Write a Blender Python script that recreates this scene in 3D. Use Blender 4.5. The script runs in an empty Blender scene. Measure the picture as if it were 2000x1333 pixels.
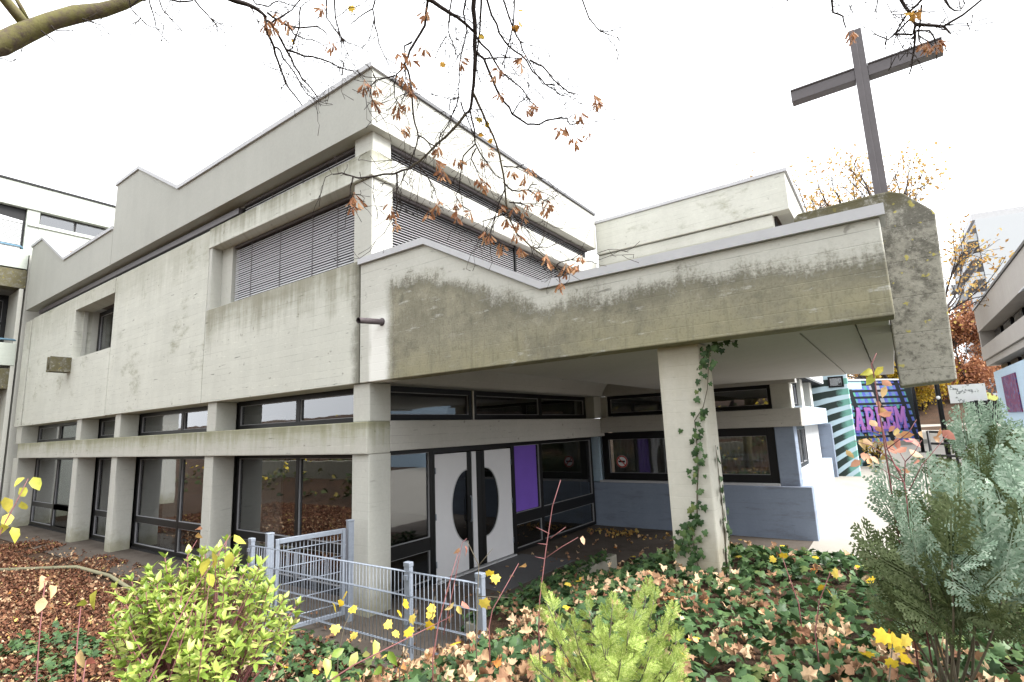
import bpy, bmesh, math, random
import numpy as np
from mathutils import Matrix, Vector
random.seed(7); rng = np.random.default_rng(7)
SC = bpy.context.scene
COL = SC.collection

# ------------------------------------------------------------------ camera
# x runs along the main facade to the right, y into the picture, z up; the porch floor is z = 0
RC = np.array([[0.814, -0.128, -0.566], [0.579, 0.113, 0.807], [-0.039, -0.985, 0.166]])
_c = np.array([1000, 666.5]); _U = np.array([-495, 901.]) - _c; _V = np.array([1745, 812.]) - _c
FOC = math.sqrt(-(_U @ _V))
_u = -np.array([*_U, FOC]); _u /= np.linalg.norm(_u)
_v = np.array([*_V, FOC]); _v /= np.linalg.norm(_v)
_w = np.cross(_u, _v); _w = _w if _w[1] < 0 else -_w
RC = np.array([_u, _v, _w])
EYE = np.array([0, 0, 2.42])
def view_dir(px, py):
    d = RC @ np.array([px - 1000, py - 666.5, FOC]); return d
def at(px, py, dist):
    d = view_dir(px, py); return EYE + d / np.linalg.norm(d) * dist
def at_y(px, py, y):
    d = view_dir(px, py); return EYE + d * ((y - EYE[1]) / d[1])
cam = bpy.data.cameras.new('camera'); cam_ob = bpy.data.objects.new('camera', cam); COL.objects.link(cam_ob)
cam.sensor_width = 36; cam.lens = FOC / 2000 * 36; cam.clip_start = 0.05; cam.clip_end = 2000
M = Matrix(((RC[0, 0], -RC[0, 1], -RC[0, 2], EYE[0]), (RC[1, 0], -RC[1, 1], -RC[1, 2], EYE[1]),
            (RC[2, 0], -RC[2, 1], -RC[2, 2], EYE[2]), (0, 0, 0, 1)))
cam_ob.matrix_world = M
SC.camera = cam_ob

# ------------------------------------------------------------------ sky, sun, exposure
SUN = Vector((0.66, 0.10, 0.75)).normalized()
world = bpy.data.worlds.new('World'); SC.world = world; world.use_nodes = True
wt = world.node_tree; wt.nodes.clear()
sky = wt.nodes.new('ShaderNodeTexSky'); sky.sky_type = 'NISHITA'; sky.sun_disc = False
sky.sun_elevation = math.asin(SUN.z); sky.sun_rotation = math.atan2(SUN.x, SUN.y)
sky.air_density = 1.2; sky.dust_density = 6; sky.ozone_density = 1
hs = wt.nodes.new('ShaderNodeHueSaturation'); hs.inputs['Saturation'].default_value = 0.12
mx = wt.nodes.new('ShaderNodeMix'); mx.data_type = 'RGBA'; mx.inputs[0].default_value = 0.75
mx.inputs[7].default_value = (10.0, 10.2, 10.5, 1)          # even cloud deck over the sky
bg = wt.nodes.new('ShaderNodeBackground'); bg.inputs['Strength'].default_value = 0.10
wo = wt.nodes.new('ShaderNodeOutputWorld')
wt.links.new(sky.outputs[0], hs.inputs['Color']); wt.links.new(hs.outputs[0], mx.inputs[6])
wt.links.new(mx.outputs[2], bg.inputs[0]); wt.links.new(bg.outputs[0], wo.inputs[0])
sl = bpy.data.lights.new('sun', 'SUN'); sl.energy = 2.3; sl.angle = math.radians(25); sl.color = (1, 0.985, 0.955)
so = bpy.data.objects.new('sun', sl); COL.objects.link(so)
so.rotation_euler = SUN.to_track_quat('Z', 'Y').to_euler(); so.location = (20, 0, 40)
SC.view_settings.view_transform = 'Standard'; SC.view_settings.look = 'None'
SC.view_settings.gamma = 1; SC.view_settings.use_curve_mapping = False
SC.view_settings.exposure = 1.80
SC.cycles.max_bounces = 8; SC.cycles.transparent_max_bounces = 16

# ------------------------------------------------------------------ material helpers
class NT:
    def __init__(self, name, rough=0.8, spec=0.3):
        self.mat = bpy.data.materials.new(name); self.mat.use_nodes = True
        self.t = self.mat.node_tree; self.N = self.t.nodes; self.L = self.t.links
        self.bsdf = self.N['Principled BSDF']; self.out = self.N['Material Output']
        self.bsdf.inputs['Roughness'].default_value = rough
        self.bsdf.inputs['Specular IOR Level'].default_value = spec
        self._pos = None
    def set(self, sock, v):
        if isinstance(v, bpy.types.NodeSocket): self.L.new(v, sock)
        elif isinstance(v, (tuple, list)) and len(v) == 3 and sock.type == 'RGBA': sock.default_value = (*v, 1)
        else: sock.default_value = v
    def node(self, typ, **kw):
        n = self.N.new(typ)
        for k, v in kw.items():
            k2 = k.replace('_', ' ')
            if hasattr(n, k) and k not in ('color',): setattr(n, k, v)
            else: self.set(n.inputs[k2], v)
        return n
    def m(self, op, a, b=None, c=None):
        n = self.N.new('ShaderNodeMath'); n.operation = op
        for i, v in enumerate((a, b, c)):
            if v is not None: self.set(n.inputs[i], v)
        return n.outputs[0]
    def mix(self, f, a, b, mode='MIX'):
        n = self.N.new('ShaderNodeMix'); n.data_type = 'RGBA'; n.blend_type = mode
        self.set(n.inputs[0], f); self.set(n.inputs[6], a); self.set(n.inputs[7], b)
        return n.outputs[2]
    def pos(self):
        if self._pos is None:
            g = self.N.new('ShaderNodeNewGeometry'); s = self.N.new('ShaderNodeSeparateXYZ')
            self.L.new(g.outputs['Position'], s.inputs[0])
            self._pos = (g.outputs['Position'], s.outputs[0], s.outputs[1], s.outputs[2]); self.geo = g
        return self._pos
    def vec(self, a, b, c=0.0):
        n = self.N.new('ShaderNodeCombineXYZ')
        for i, v in enumerate((a, b, c)): self.set(n.inputs[i], v)
        return n.outputs[0]
    def noise(self, v, scale, detail=4, rough=0.6):
        n = self.N.new('ShaderNodeTexNoise'); self.L.new(v, n.inputs['Vector'])
        n.inputs['Scale'].default_value = scale; n.inputs['Detail'].default_value = detail
        n.inputs['Roughness'].default_value = rough
        return n.outputs[0]
    def mr(self, v, a, b, c=0.0, d=1.0, smooth=True):
        n = self.N.new('ShaderNodeMapRange'); n.interpolation_type = 'SMOOTHSTEP' if smooth else 'LINEAR'
        for i, x in enumerate((v, a, b, c, d)): self.set(n.inputs[i], x)
        return n.outputs[0]
    def ramp(self, f, stops):
        n = self.N.new('ShaderNodeValToRGB'); self.L.new(f, n.inputs[0])
        e = n.color_ramp.elements
        while len(e) < len(stops): e.new(0.5)
        for el, (p, c) in zip(e, stops): el.position = p; el.color = (*c, 1)
        return n.outputs[0]
    def bump(self, h, strength=0.3, dist=0.02):
        n = self.N.new('ShaderNodeBump'); self.L.new(h, n.inputs['Height'])
        n.inputs['Strength'].default_value = strength; n.inputs['Distance'].default_value = dist
        self.L.new(n.outputs[0], self.bsdf.inputs['Normal'])
    def color(self, c): self.set(self.bsdf.inputs['Base Color'], c)
    def rough(self, r): self.set(self.bsdf.inputs['Roughness'], r)

def concrete(name, base, boards=1.0, mottle=0.14, streak=None, custom=None, bump=0.25, speck=0.5, row=0.115):
    k = NT(name, 0.88, 0.25)
    p, x, y, z = k.pos()
    s = k.m('ADD', x, y); sv = k.vec(s, z)
    big = k.noise(p, 0.7, 5, 0.65); fine = k.noise(p, 22, 4, 0.7)
    vert = k.noise(k.vec(k.m('MULTIPLY', s, 3.0), k.m('MULTIPLY', z, 0.35)), 1.0, 5, 0.6)
    val = k.m('MULTIPLY_ADD', k.m('SUBTRACT', big, 0.5), mottle * 2.2, 1.0)
    val = k.m('MULTIPLY', val, k.m('MULTIPLY_ADD', k.m('SUBTRACT', fine, 0.5), 0.22, 1.0))
    val = k.m('MULTIPLY', val, k.m('MULTIPLY_ADD', k.m('SUBTRACT', vert, 0.5), mottle * 1.6, 1.0))
    h = k.m('MULTIPLY', fine, 0.25)
    if boards:
        br = k.N.new('ShaderNodeTexBrick'); k.L.new(sv, br.inputs['Vector'])
        br.inputs['Scale'].default_value = 1; br.inputs['Brick Width'].default_value = 5.3; br.inputs['Row Height'].default_value = row
        br.inputs['Mortar Size'].default_value = 0.0045; br.inputs['Mortar Smooth'].default_value = 0.6; br.inputs['Bias'].default_value = 0
        br.inputs['Color1'].default_value = (0.25, 0.25, 0.25, 1); br.inputs['Color2'].default_value = (0.75, 0.75, 0.75, 1)
        br.inputs['Mortar'].default_value = (0.5, 0.5, 0.5, 1)
        bc = k.N.new('ShaderNodeSeparateColor'); k.L.new(br.outputs['Color'], bc.inputs[0])
        gap = k.noise(k.vec(k.m('MULTIPLY', s, 1.2), k.m('MULTIPLY', z, 9.0)), 1.0, 4, 0.7)
        seam = k.m('MULTIPLY', br.outputs['Fac'], k.mr(gap, 0.42, 0.66))
        val = k.m('MULTIPLY', val, k.m('MULTIPLY_ADD', k.m('SUBTRACT', bc.outputs[0], 0.5), 0.09 * boards, 1.0))
        val = k.m('MULTIPLY', val, k.m('MULTIPLY_ADD', seam, -0.42 * boards, 1.0))
        h = k.m('ADD', h, k.m('MULTIPLY', bc.outputs[0], 0.35 * boards))
        h = k.m('SUBTRACT', h, k.m('MULTIPLY', br.outputs['Fac'], 0.7 * boards))
    if boards:                                   # pale fins along some joints, dark honeycomb dashes along others
        dash = k.m('MULTIPLY', k.mr(k.noise(k.vec(k.m('MULTIPLY', s, 2.4), k.m('MULTIPLY', z, 17)), 1.0, 3, 0.6), 0.66, 0.72), 0.55 * boards)
        val = k.m('MULTIPLY', val, k.m('SUBTRACT', 1.0, dash))
        fin = k.m('MULTIPLY', br.outputs['Fac'], k.mr(k.noise(k.vec(k.m('MULTIPLY', s, 1.7), k.m('MULTIPLY', z, 8)), 2.0, 3, 0.6), 0.55, 0.62))
        val = k.m('MULTIPLY', val, k.m('MULTIPLY_ADD', fin, 0.28 * boards, 1.0))
    col = k.mix(1.0, base, val, 'MULTIPLY')
    if speck:
        sp = k.mr(k.noise(p, 9, 2, 0.5), 0.70, 0.76)
        col = k.mix(k.m('MULTIPLY', sp, speck), col, (0.13, 0.12, 0.10))
    if streak:                                   # run-off stains below an edge: list of (z of the edge, length, strength, colour)
        for (zt, ln, stg, sc_) in streak:
            n1 = k.noise(k.vec(k.m('MULTIPLY', s, 2.2), k.m('MULTIPLY', z, 0.5)), 1.0, 6, 0.75)
            n2 = k.noise(k.vec(k.m('MULTIPLY', s, 9.0), k.m('MULTIPLY', z, 0.5)), 1.0, 3, 0.6)
            n3 = k.noise(k.vec(k.m('MULTIPLY', s, 1.1), k.m('MULTIPLY', z, 7)), 1.0, 4, 0.6)
            d = k.m('SUBTRACT', zt, z)
            g = k.m('SUBTRACT', 1.0, k.mr(d, 0.0, ln, smooth=False))
            f = k.m('ADD', k.m('ADD', k.m('MULTIPLY', n1, 0.9), k.m('MULTIPLY', n2, 0.5)), k.m('MULTIPLY', n3, 0.35))
            mk = k.mr(k.m('MULTIPLY_ADD', f, 1.0, k.m('MULTIPLY', g, 0.7)), 1.05, 1.65)
            mk = k.m('MULTIPLY', mk, k.mr(d, -0.02, 0.0))
            col = k.mix(k.m('MULTIPLY', mk, stg), col, sc_)
    if custom: col = custom(k, col, p, x, y, z, s, fine)
    k.color(col); k.bump(h, bump, 0.02)
    return k.mat

def plain(name, c, rough=0.6, spec=0.4, var=0.1, scale=6, metallic=0.0, bump=0.0):
    k = NT(name, rough, spec); p = k.pos()[0]
    n = k.noise(p, scale, 5, 0.65)
    k.color(k.mix(1.0, c, k.m('MULTIPLY_ADD', k.m('SUBTRACT', n, 0.5), var * 2.5, 1.0), 'MULTIPLY'))
    k.bsdf.inputs['Metallic'].default_value = metallic
    if bump: k.bump(n, bump, 0.02)
    return k.mat

def leafy(name, stops, rough=0.45, spec=0.35, trans=0.25, vein=0.0):
    k = NT(name, rough, spec); p = k.pos()[0]
    r = k.geo.outputs['Random Per Island']
    oi = k.N.new('ShaderNodeObjectInfo').outputs['Random']
    f = k.m('FRACT', k.m('ADD', r, oi))
    c = k.ramp(f, stops)
    n = k.noise(p, 35, 3, 0.6)
    c = k.mix(1.0, c, k.m('MULTIPLY_ADD', k.m('SUBTRACT', n, 0.5), 0.7, 1.0), 'MULTIPLY')
    k.color(c)
    if trans:
        tr = k.N.new('ShaderNodeBsdfTranslucent'); k.L.new(c, tr.inputs[0])
        ms = k.N.new('ShaderNodeMixShader'); ms.inputs[0].default_value = trans
        k.L.new(k.bsdf.outputs[0], ms.inputs[1]); k.L.new(tr.outputs[0], ms.inputs[2]); k.L.new(ms.outputs[0], k.out.inputs[0])
    return k.mat

def glass_mat(name, tint=(0.55, 0.58, 0.58), boost=0.10):
    k = NT(name)
    tr = k.N.new('ShaderNodeBsdfTransparent'); tr.inputs[0].default_value = (*tint, 1)
    gl = k.N.new('ShaderNodeBsdfGlossy'); gl.inputs['Roughness'].default_value = 0.015; gl.inputs[0].default_value = (0.95, 0.97, 1, 1)
    p = k.pos()[0]
    bn = k.N.new('ShaderNodeBump'); k.L.new(k.noise(p, 1.3, 2, 0.5), bn.inputs['Height']); bn.inputs['Strength'].default_value = 0.03; bn.inputs['Distance'].default_value = 0.05
    k.L.new(bn.outputs[0], gl.inputs['Normal'])
    fr = k.N.new('ShaderNodeFresnel'); fr.inputs[0].default_value = 1.5
    ms = k.N.new('ShaderNodeMixShader'); k.L.new(k.m('MULTIPLY', k.m('MINIMUM', k.m('MULTIPLY_ADD', fr.outputs[0], 1.3, boost), 1.0), k.m('SUBTRACT', 1.0, k.geo.outputs['Backfacing'])), ms.inputs[0])
    k.L.new(tr.outputs[0], ms.inputs[1]); k.L.new(gl.outputs[0], ms.inputs[2]); k.L.new(ms.outputs[0], k.out.inputs[0])
    return k.mat

# ------------------------------------------------------------------ object helpers
class MB:
    """Collects boxes, prisms and tubes and links them as ONE mesh object."""
    def __init__(s): s.v = []; s.f = []; s.sm = []
    def add(s, verts, faces, smooth=False):
        o = len(s.v); s.v.extend([tuple(map(float, q)) for q in verts])
        s.f.extend([tuple(i + o for i in f) for f in faces]); s.sm.extend([smooth] * len(faces)); return s
    def box(s, x0, x1, y0, y1, z0, z1):
        x0, x1 = min(x0, x1), max(x0, x1); y0, y1 = min(y0, y1), max(y0, y1); z0, z1 = min(z0, z1), max(z0, z1)
        v = [(x0, y0, z0), (x1, y0, z0), (x1, y1, z0), (x0, y1, z0), (x0, y0, z1), (x1, y0, z1), (x1, y1, z1), (x0, y1, z1)]
        return s.add(v, [(0, 3, 2, 1), (4, 5, 6, 7), (0, 1, 5, 4), (1, 2, 6, 5), (2, 3, 7, 6), (3, 0, 4, 7)])
    def prism_y(s, poly, y0, y1):                      # poly in (x, z), counter-clockwise seen from -y
        n = len(poly)
        v = [(x, y0, z) for x, z in poly] + [(x, y1, z) for x, z in poly]
        return s.add(v, [tuple(range(n)), tuple(range(2 * n - 1, n - 1, -1))] + [((i + 1) % n, i, n + i, n + (i + 1) % n) for i in range(n)])
    def prism_x(s, poly, x0, x1):                      # poly in (y, z), counter-clockwise seen from +x
        n = len(poly)
        v = [(x1, y, z) for y, z in poly] + [(x0, y, z) for y, z in poly]
        return s.add(v, [tuple(range(n)), tuple(range(2 * n - 1, n - 1, -1))] + [((i + 1) % n, i, n + i, n + (i + 1) % n) for i in range(n)])
    def prism_z(s, poly, z0, z1):                      # poly in (x, y), counter-clockwise from above
        n = len(poly)
        v = [(x, y, z1) for x, y in poly] + [(x, y, z0) for x, y in poly]
        return s.add(v, [tuple(range(n)), tuple(range(2 * n - 1, n - 1, -1))] + [((i + 1) % n, i, n + i, n + (i + 1) % n) for i in range(n)])
    def tube(s, pts, radii, n=5, cap=True):
        pts = [np.array(p, float) for p in pts]; m = len(pts)
        if not hasattr(radii, '__len__'): radii = [radii] * m
        ref = None; rings = []
        for i in range(m):
            t = pts[min(i + 1, m - 1)] - pts[max(i - 1, 0)]; L = np.linalg.norm(t); t = t / (L if L > 1e-9 else 1)
            if ref is None: ref = np.array([0, 0, 1.]) if abs(t[2]) < 0.9 else np.array([1., 0, 0])
            a = np.cross(t, ref); a /= np.linalg.norm(a) + 1e-12; b = np.cross(t, a); ref = np.cross(a, t)
            rings.append([pts[i] + radii[i] * (math.cos(2 * math.pi * j / n) * a + math.sin(2 * math.pi * j / n) * b) for j in range(n)])
        v = [q for r in rings for q in r]
        f = [(i * n + j, i * n + (j + 1) % n, (i + 1) * n + (j + 1) % n, (i + 1) * n + j) for i in range(m - 1) for j in range(n)]
        if cap: f += [tuple(range(n - 1, -1, -1)), tuple(range((m - 1) * n, m * n))]
        return s.add(v, f, True)
    def mesh(s, name):
        me = bpy.data.meshes.new(name); me.from_pydata(s.v, [], s.f)
        me.polygons.foreach_set('use_smooth', s.sm); me.update()
        return me
    def build(s, name, mat, parent=None, bevel=0.0, **tags):
        me = s.mesh(name); return link(name, me, mat, parent, bevel, **tags)

def link(name, me, mat, parent=None, bevel=0.0, **tags):
    o = bpy.data.objects.new(name, me); COL.objects.link(o)
    if mat and not me.materials: me.materials.append(mat)
    if parent: adopt(o, parent)
    if bevel:
        b = o.modifiers.new('edge', 'BEVEL'); b.width = bevel; b.segments = 2; b.limit_method = 'ANGLE'; b.angle_limit = math.radians(40)
    for kk, vv in tags.items(): o[kk] = vv
    return o
WORLD = {}
def wloc(o): return WORLD.get(o.name, Vector((0, 0, 0)))
def adopt(o, parent):
    """Parent a mesh whose coordinates are already world coordinates."""
    o.parent = parent; o.matrix_parent_inverse = Matrix.Translation(-wloc(parent))
    if parent.parent is not None: o.matrix_parent_inverse = Matrix()   # parts keep world coordinates: identity
def thing(name, loc, label, cat, group=None):
    o = bpy.data.objects.new(name, None); COL.objects.link(o); o.empty_display_size = 0.2
    o.location = loc; WORLD[o.name] = Vector(loc); o['label'] = label; o['category'] = cat
    if group: o['group'] = group
    return o
def tag(o, label, cat, group=None):
    o['label'] = label; o['category'] = cat
    if group: o['group'] = group
    return o
def inst(name, me, matrix, parent):
    """A copy of a piece sharing its mesh, placed by a world matrix, child of parent."""
    o = bpy.data.objects.new(name, me); COL.objects.link(o)
    adopt(o, parent); o.matrix_basis = matrix
    return o
def fast_mesh(name, V, F, mat):
    """V (n,3), F (m,k) with k fixed."""
    me = bpy.data.meshes.new(name); n, (m, k) = len(V), F.shape
    me.vertices.add(n); me.vertices.foreach_set('co', np.ascontiguousarray(V, np.float32).ravel())
    me.loops.add(m * k); me.loops.foreach_set('vertex_index', np.ascontiguousarray(F, np.int32).ravel())
    me.polygons.add(m); me.polygons.foreach_set('loop_start', np.arange(0, m * k, k, dtype=np.int32))
    me.update(calc_edges=True); me.validate()
    if mat: me.materials.append(mat)
    return me
def rot_mats(yaw, pitch, roll):
    cy, sy, cp, sp, cr, sr = np.cos(yaw), np.sin(yaw), np.cos(pitch), np.sin(pitch), np.cos(roll), np.sin(roll)
    z, o = np.zeros_like(cy), np.ones_like(cy)
    Rz = np.stack([np.stack([cy, -sy, z], -1), np.stack([sy, cy, z], -1), np.stack([z, z, o], -1)], -2)
    Rx = np.stack([np.stack([o, z, z], -1), np.stack([z, cp, -sp], -1), np.stack([z, sp, cp], -1)], -2)
    Ry = np.stack([np.stack([cr, z, sr], -1), np.stack([z, o, z], -1), np.stack([-sr, z, cr], -1)], -2)
    return Rz @ Rx @ Ry
def scatter(name, protos, P, R, S, mat):
    """Join many transformed copies of triangle meshes [(V,F)...] into one mesh."""
    Vs, Fs, off = [], [], 0; which = rng.integers(0, len(protos), len(P))
    for i, (V, F) in enumerate(protos):
        k = np.where(which == i)[0]
        if not len(k): continue
        W = np.einsum('nij,vj->nvi', R[k] * S[k, None, None], V) + P[k, None, :]
        Vs.append(W.reshape(-1, 3)); n = len(V)
        Fs.append((F[None] + (np.arange(len(k)) * n)[:, None, None] + off).reshape(-1, F.shape[1])); off += len(k) * n
    return fast_mesh(name, np.concatenate(Vs), np.concatenate(Fs), mat)
def mat4(P, R, s):
    A = np.eye(4); A[:3, :3] = R * s; A[:3, 3] = P; return Matrix(A.tolist())

# ------------------------------------------------------------------ materials
CW = (0.51, 0.515, 0.46)
def wall_stain(k, c, p, x, y, z, s, fn):
    blot = k.noise(k.vec(k.m('MULTIPLY', s, 0.9), k.m('MULTIPLY', z, 1.5)), 1.0, 6, 0.72)
    return k.mix(k.m('MULTIPLY', k.mr(blot, 0.54, 0.70), 0.55), c, (0.17, 0.168, 0.10))
m_wall = concrete('board_marked_concrete', CW, 1.0, 0.13, streak=[(6.75, 1.6, 0.42, (0.22, 0.21, 0.15))], custom=wall_stain)
m_wall_a = concrete('streaked_concrete', CW, 1.0, 0.12, streak=[(5.06, 1.15, 0.72, (0.15, 0.14, 0.085))],
    custom=lambda k, c, p, x, y, z, s, fn: k.mix(k.m('MULTIPLY', k.mr(k.m('ADD', x, k.m('MULTIPLY', k.noise(p, 4, 5, 0.7), 0.35)), -6.36, -6.14), 0.8), c, (0.10, 0.095, 0.07)))
m_fascia = concrete('rendered_fascia', (0.375, 0.378, 0.345), 0.0, 0.10, speck=0.0, bump=0.15)
m_band = concrete('mossy_band_concrete', CW, 0.8, 0.14, streak=[(6.83, 0.7, 0.75, (0.17, 0.165, 0.115)), (6.80, 0.16, 0.6, (0.13, 0.125, 0.08))])
def foot_grime(k, c, p, x, y, z, s, fn):
    n = k.noise(p, 4, 6, 0.7)
    return k.mix(k.m('MULTIPLY', k.mr(k.m('ADD', z, k.m('MULTIPLY', n, 0.9)), 1.0, 0.45), 0.65), c, (0.19, 0.18, 0.10))
m_col = concrete('column_concrete', (0.44, 0.44, 0.40), 0.35, 0.10, speck=0.2, custom=foot_grime)
m_beam = concrete('algae_beam_concrete', (0.42, 0.415, 0.37), 0.8, 0.14, streak=[(2.63, 0.55, 0.62, (0.19, 0.195, 0.085)), (2.62, 0.2, 0.4, (0.14, 0.13, 0.07))])
m_beam_clean = concrete('pale_beam_concrete', (0.43, 0.42, 0.39), 0.8, 0.10)
m_soffit = concrete('soffit_concrete', (0.42, 0.415, 0.395), 0.7, 0.08, speck=0.1, row=0.22)
def parapet_stain(k, c, p, x, y, z, s, fn):
    zt = k.m('SUBTRACT', 5.0, k.m('MULTIPLY', k.mr(x, -4.93, -3.1, smooth=False), 0.98))
    d = k.m('SUBTRACT', zt, z)
    n = k.noise(p, 3.0, 7, 0.72); nv = k.noise(k.vec(k.m('MULTIPLY', s, 16), k.m('MULTIPLY', z, 1.4)), 1, 4, 0.7); n3 = k.noise(p, 45, 3, 0.7)
    e = k.m('ADD', k.m('ADD', k.m('MULTIPLY', k.m('SUBTRACT', n, 0.5), 0.62), k.m('MULTIPLY', k.m('SUBTRACT', nv, 0.5), 0.22)), k.m('MULTIPLY', k.m('SUBTRACT', n3, 0.5), 0.26))
    # the bare rim is wide over the gable and at the right end, narrow in between
    rim = k.m('ADD', k.mr(x, -5.4, -2.6, 0.42, 0.20), k.mr(x, -0.9, 0.1, 0.0, 0.12))
    mk = k.mr(k.m('ADD', k.m('SUBTRACT', d, rim), e), -0.12, 0.16)
    mk = k.m('MULTIPLY', mk, k.mr(k.m('ADD', x, k.m('MULTIPLY', e, 0.45)), -5.82, -5.50))
    patch = k.noise(p, 1.4, 6, 0.7)
    tint = k.mix(k.mr(patch, 0.3, 0.7), (0.165, 0.155, 0.110), (0.285, 0.270, 0.195))
    tint = k.mix(k.m('MULTIPLY', k.mr(n3, 0.45, 0.75), 0.5), tint, (0.075, 0.068, 0.045))
    blot = k.noise(p, 5.5, 6, 0.75); tint = k.mix(k.m('MULTIPLY', k.mr(blot, 0.52, 0.68), 0.6), tint, (0.085, 0.082, 0.062)); tint = k.mix(k.m('MULTIPLY', k.mr(blot, 0.44, 0.30), 0.45), tint, (0.36, 0.35, 0.29))
    low = k.m('MULTIPLY', k.mr(z, 3.75, 3.25), k.mr(patch, 0.35, 0.6))
    tint = k.mix(k.m('MULTIPLY', low, 0.5), tint, (0.225, 0.205, 0.105))
    tint = k.mix(k.m('MULTIPLY', k.mr(nv, 0.5, 0.72), 0.45), tint, (0.10, 0.092, 0.062))
    lich = k.m('MULTIPLY', k.mr(k.noise(k.vec(k.m('MULTIPLY', s, 2.2), k.m('MULTIPLY', z, 11)), 1, 6, 0.7), 0.585, 0.66), k.mr(n3, 0.35, 0.55))
    tint = k.mix(k.m('MULTIPLY', lich, 0.8), tint, (0.38, 0.38, 0.34))
    rimd = k.m('MULTIPLY', k.mr(k.m('ADD', k.m('SUBTRACT', d, rim), e), -0.02, 0.06), k.mr(k.m('ADD', k.m('SUBTRACT', d, rim), e), 0.25, 0.06))
    tint = k.mix(k.m('MULTIPLY', rimd, 0.65), tint, (0.075, 0.07, 0.048))
    c = k.mix(k.m('MULTIPLY', mk, 0.94), c, tint)
    # white lime run below the spout pipe
    rx = k.m('MULTIPLY', k.mr(k.m('ADD', x, k.m('MULTIPLY', k.m('SUBTRACT', nv, 0.5), 0.22)), -6.12, -6.0), k.mr(k.m('ADD', x, k.m('MULTIPLY', k.m('SUBTRACT', n, 0.5), 0.2)), -5.62, -5.76))
    run = k.m('MULTIPLY', rx, k.mr(z, 4.3, 4.02))
    return k.mix(k.m('MULTIPLY', run, 0.8), c, (0.78, 0.78, 0.74))
m_parapet = concrete('algae_stained_parapet', (0.475, 0.475, 0.43), 0.9, 0.10, custom=parapet_stain, bump=0.35)
def block_stain(k, c, p, x, y, z, s, fn):
    n = k.noise(p, 7, 7, 0.75); n2 = k.noise(p, 30, 4, 0.7)
    c = k.mix(k.mr(k.m('ADD', n, k.m('MULTIPLY', k.m('SUBTRACT', z, 3.6), 0.14)), 0.42, 0.62), c, (0.125, 0.12, 0.10))
    c = k.mix(k.m('MULTIPLY', k.mr(n2, 0.48, 0.72), 0.75), c, (0.085, 0.08, 0.066))
    c = k.mix(k.m('MULTIPLY', k.mr(k.noise(p, 55, 3, 0.7), 0.58, 0.72), 0.6), c, (0.40, 0.39, 0.34))
    c = k.mix(k.m('MULTIPLY', k.mr(k.noise(p, 13, 2, 0.5), 0.665, 0.70), 0.8), c, (0.42, 0.37, 0.09))
    up = k.N.new('ShaderNodeSeparateXYZ'); k.L.new(k.geo.outputs['Normal'], up.inputs[0])
    c = k.mix(k.m('MULTIPLY', k.m('MULTIPLY', k.mr(z, 4.12, 4.34), k.mr(n, 0.35, 0.55)), 0.85), c, (0.085, 0.075, 0.035))
    return c
m_block = concrete('lichened_block_concrete', (0.30, 0.29, 0.245), 0.25, 0.25, custom=block_stain, bump=1.0, row=0.31)
m_kerb = concrete('kerb_concrete', (0.22, 0.21, 0.17), 0.0, 0.2, speck=0.6)
m_edge = concrete('mossy_edging_stone', (0.20, 0.19, 0.12), 0.0, 0.3, speck=0.6)
m_coping = plain('zinc_coping', (0.43, 0.435, 0.45), 0.55, 0.4, 0.14, 3)
m_trim = plain('dark_edge_trim', (0.10, 0.10, 0.105), 0.6, 0.4, 0.1)
m_bead = plain('grey_glazing_bead', (0.26, 0.26, 0.27), 0.5, 0.4, 0.1)
m_frame = plain('black_window_frame', (0.006, 0.006, 0.0065), 0.4, 0.25, 0.2)
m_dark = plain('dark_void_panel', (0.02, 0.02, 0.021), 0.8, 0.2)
m_glass = glass_mat('window_glass', (0.50, 0.52, 0.52), 0.10)
m_glassd = glass_mat('dark_door_glass', (0.16, 0.165, 0.17), 0.02)
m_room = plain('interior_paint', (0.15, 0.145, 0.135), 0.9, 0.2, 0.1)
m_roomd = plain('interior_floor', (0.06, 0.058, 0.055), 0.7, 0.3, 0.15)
m_slat = plain('blind_aluminium', (0.42, 0.42, 0.435), 0.5, 0.4, 0.06)
m_rooft = plain('roof_felt', (0.16, 0.13, 0.115), 0.9, 0.2, 0.35, 2.0)
m_white = plain('white_paint', (0.72, 0.73, 0.73), 0.5, 0.4, 0.05)
m_wallw = concrete('white_painted_wall', (0.50, 0.51, 0.52), 0.4, 0.10, speck=0.1)
m_doorw = plain('white_door_paint', (0.62, 0.62, 0.64), 0.45, 0.4, 0.04)
m_steel = plain('dark_steel', (0.09, 0.08, 0.085), 0.5, 0.5, 0.2, 8)
m_rust = plain('rusty_pipe_paint', (0.075, 0.06, 0.065), 0.6, 0.4, 0.4, 14)
m_galv = plain('galvanised_steel', (0.235, 0.265, 0.315), 0.45, 0.5, 0.2, 25, 0.25)
m_purple = plain('purple_poster', (0.15, 0.075, 0.42), 0.6, 0.3, 0.12, 2)
m_curtain = plain('vertical_curtain_cloth', (0.62, 0.60, 0.55), 0.9, 0.2, 0.12, 5)
def bluestain(k, c, p, x, y, z, s, fn):
    n = k.noise(k.vec(k.m('MULTIPLY', s, 0.8), k.m('MULTIPLY', z, 3)), 1, 5, 0.7)
    return k.mix(k.m('MULTIPLY', k.mr(n, 0.5, 0.72), 0.55), c, (0.12, 0.12, 0.14))
m_blue = concrete('greyish_blue_painted_concrete', (0.205, 0.245, 0.315), 0.5, 0.12, custom=bluestain, speck=0.1)
m_bluel = concrete('pale_blue_painted_concrete', (0.40, 0.52, 0.62), 0.5, 0.08, speck=0.05)
m_bluew = concrete('whitish_blue_painted_concrete', (0.36, 0.42, 0.50), 0.5, 0.12, speck=0.05)
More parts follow.
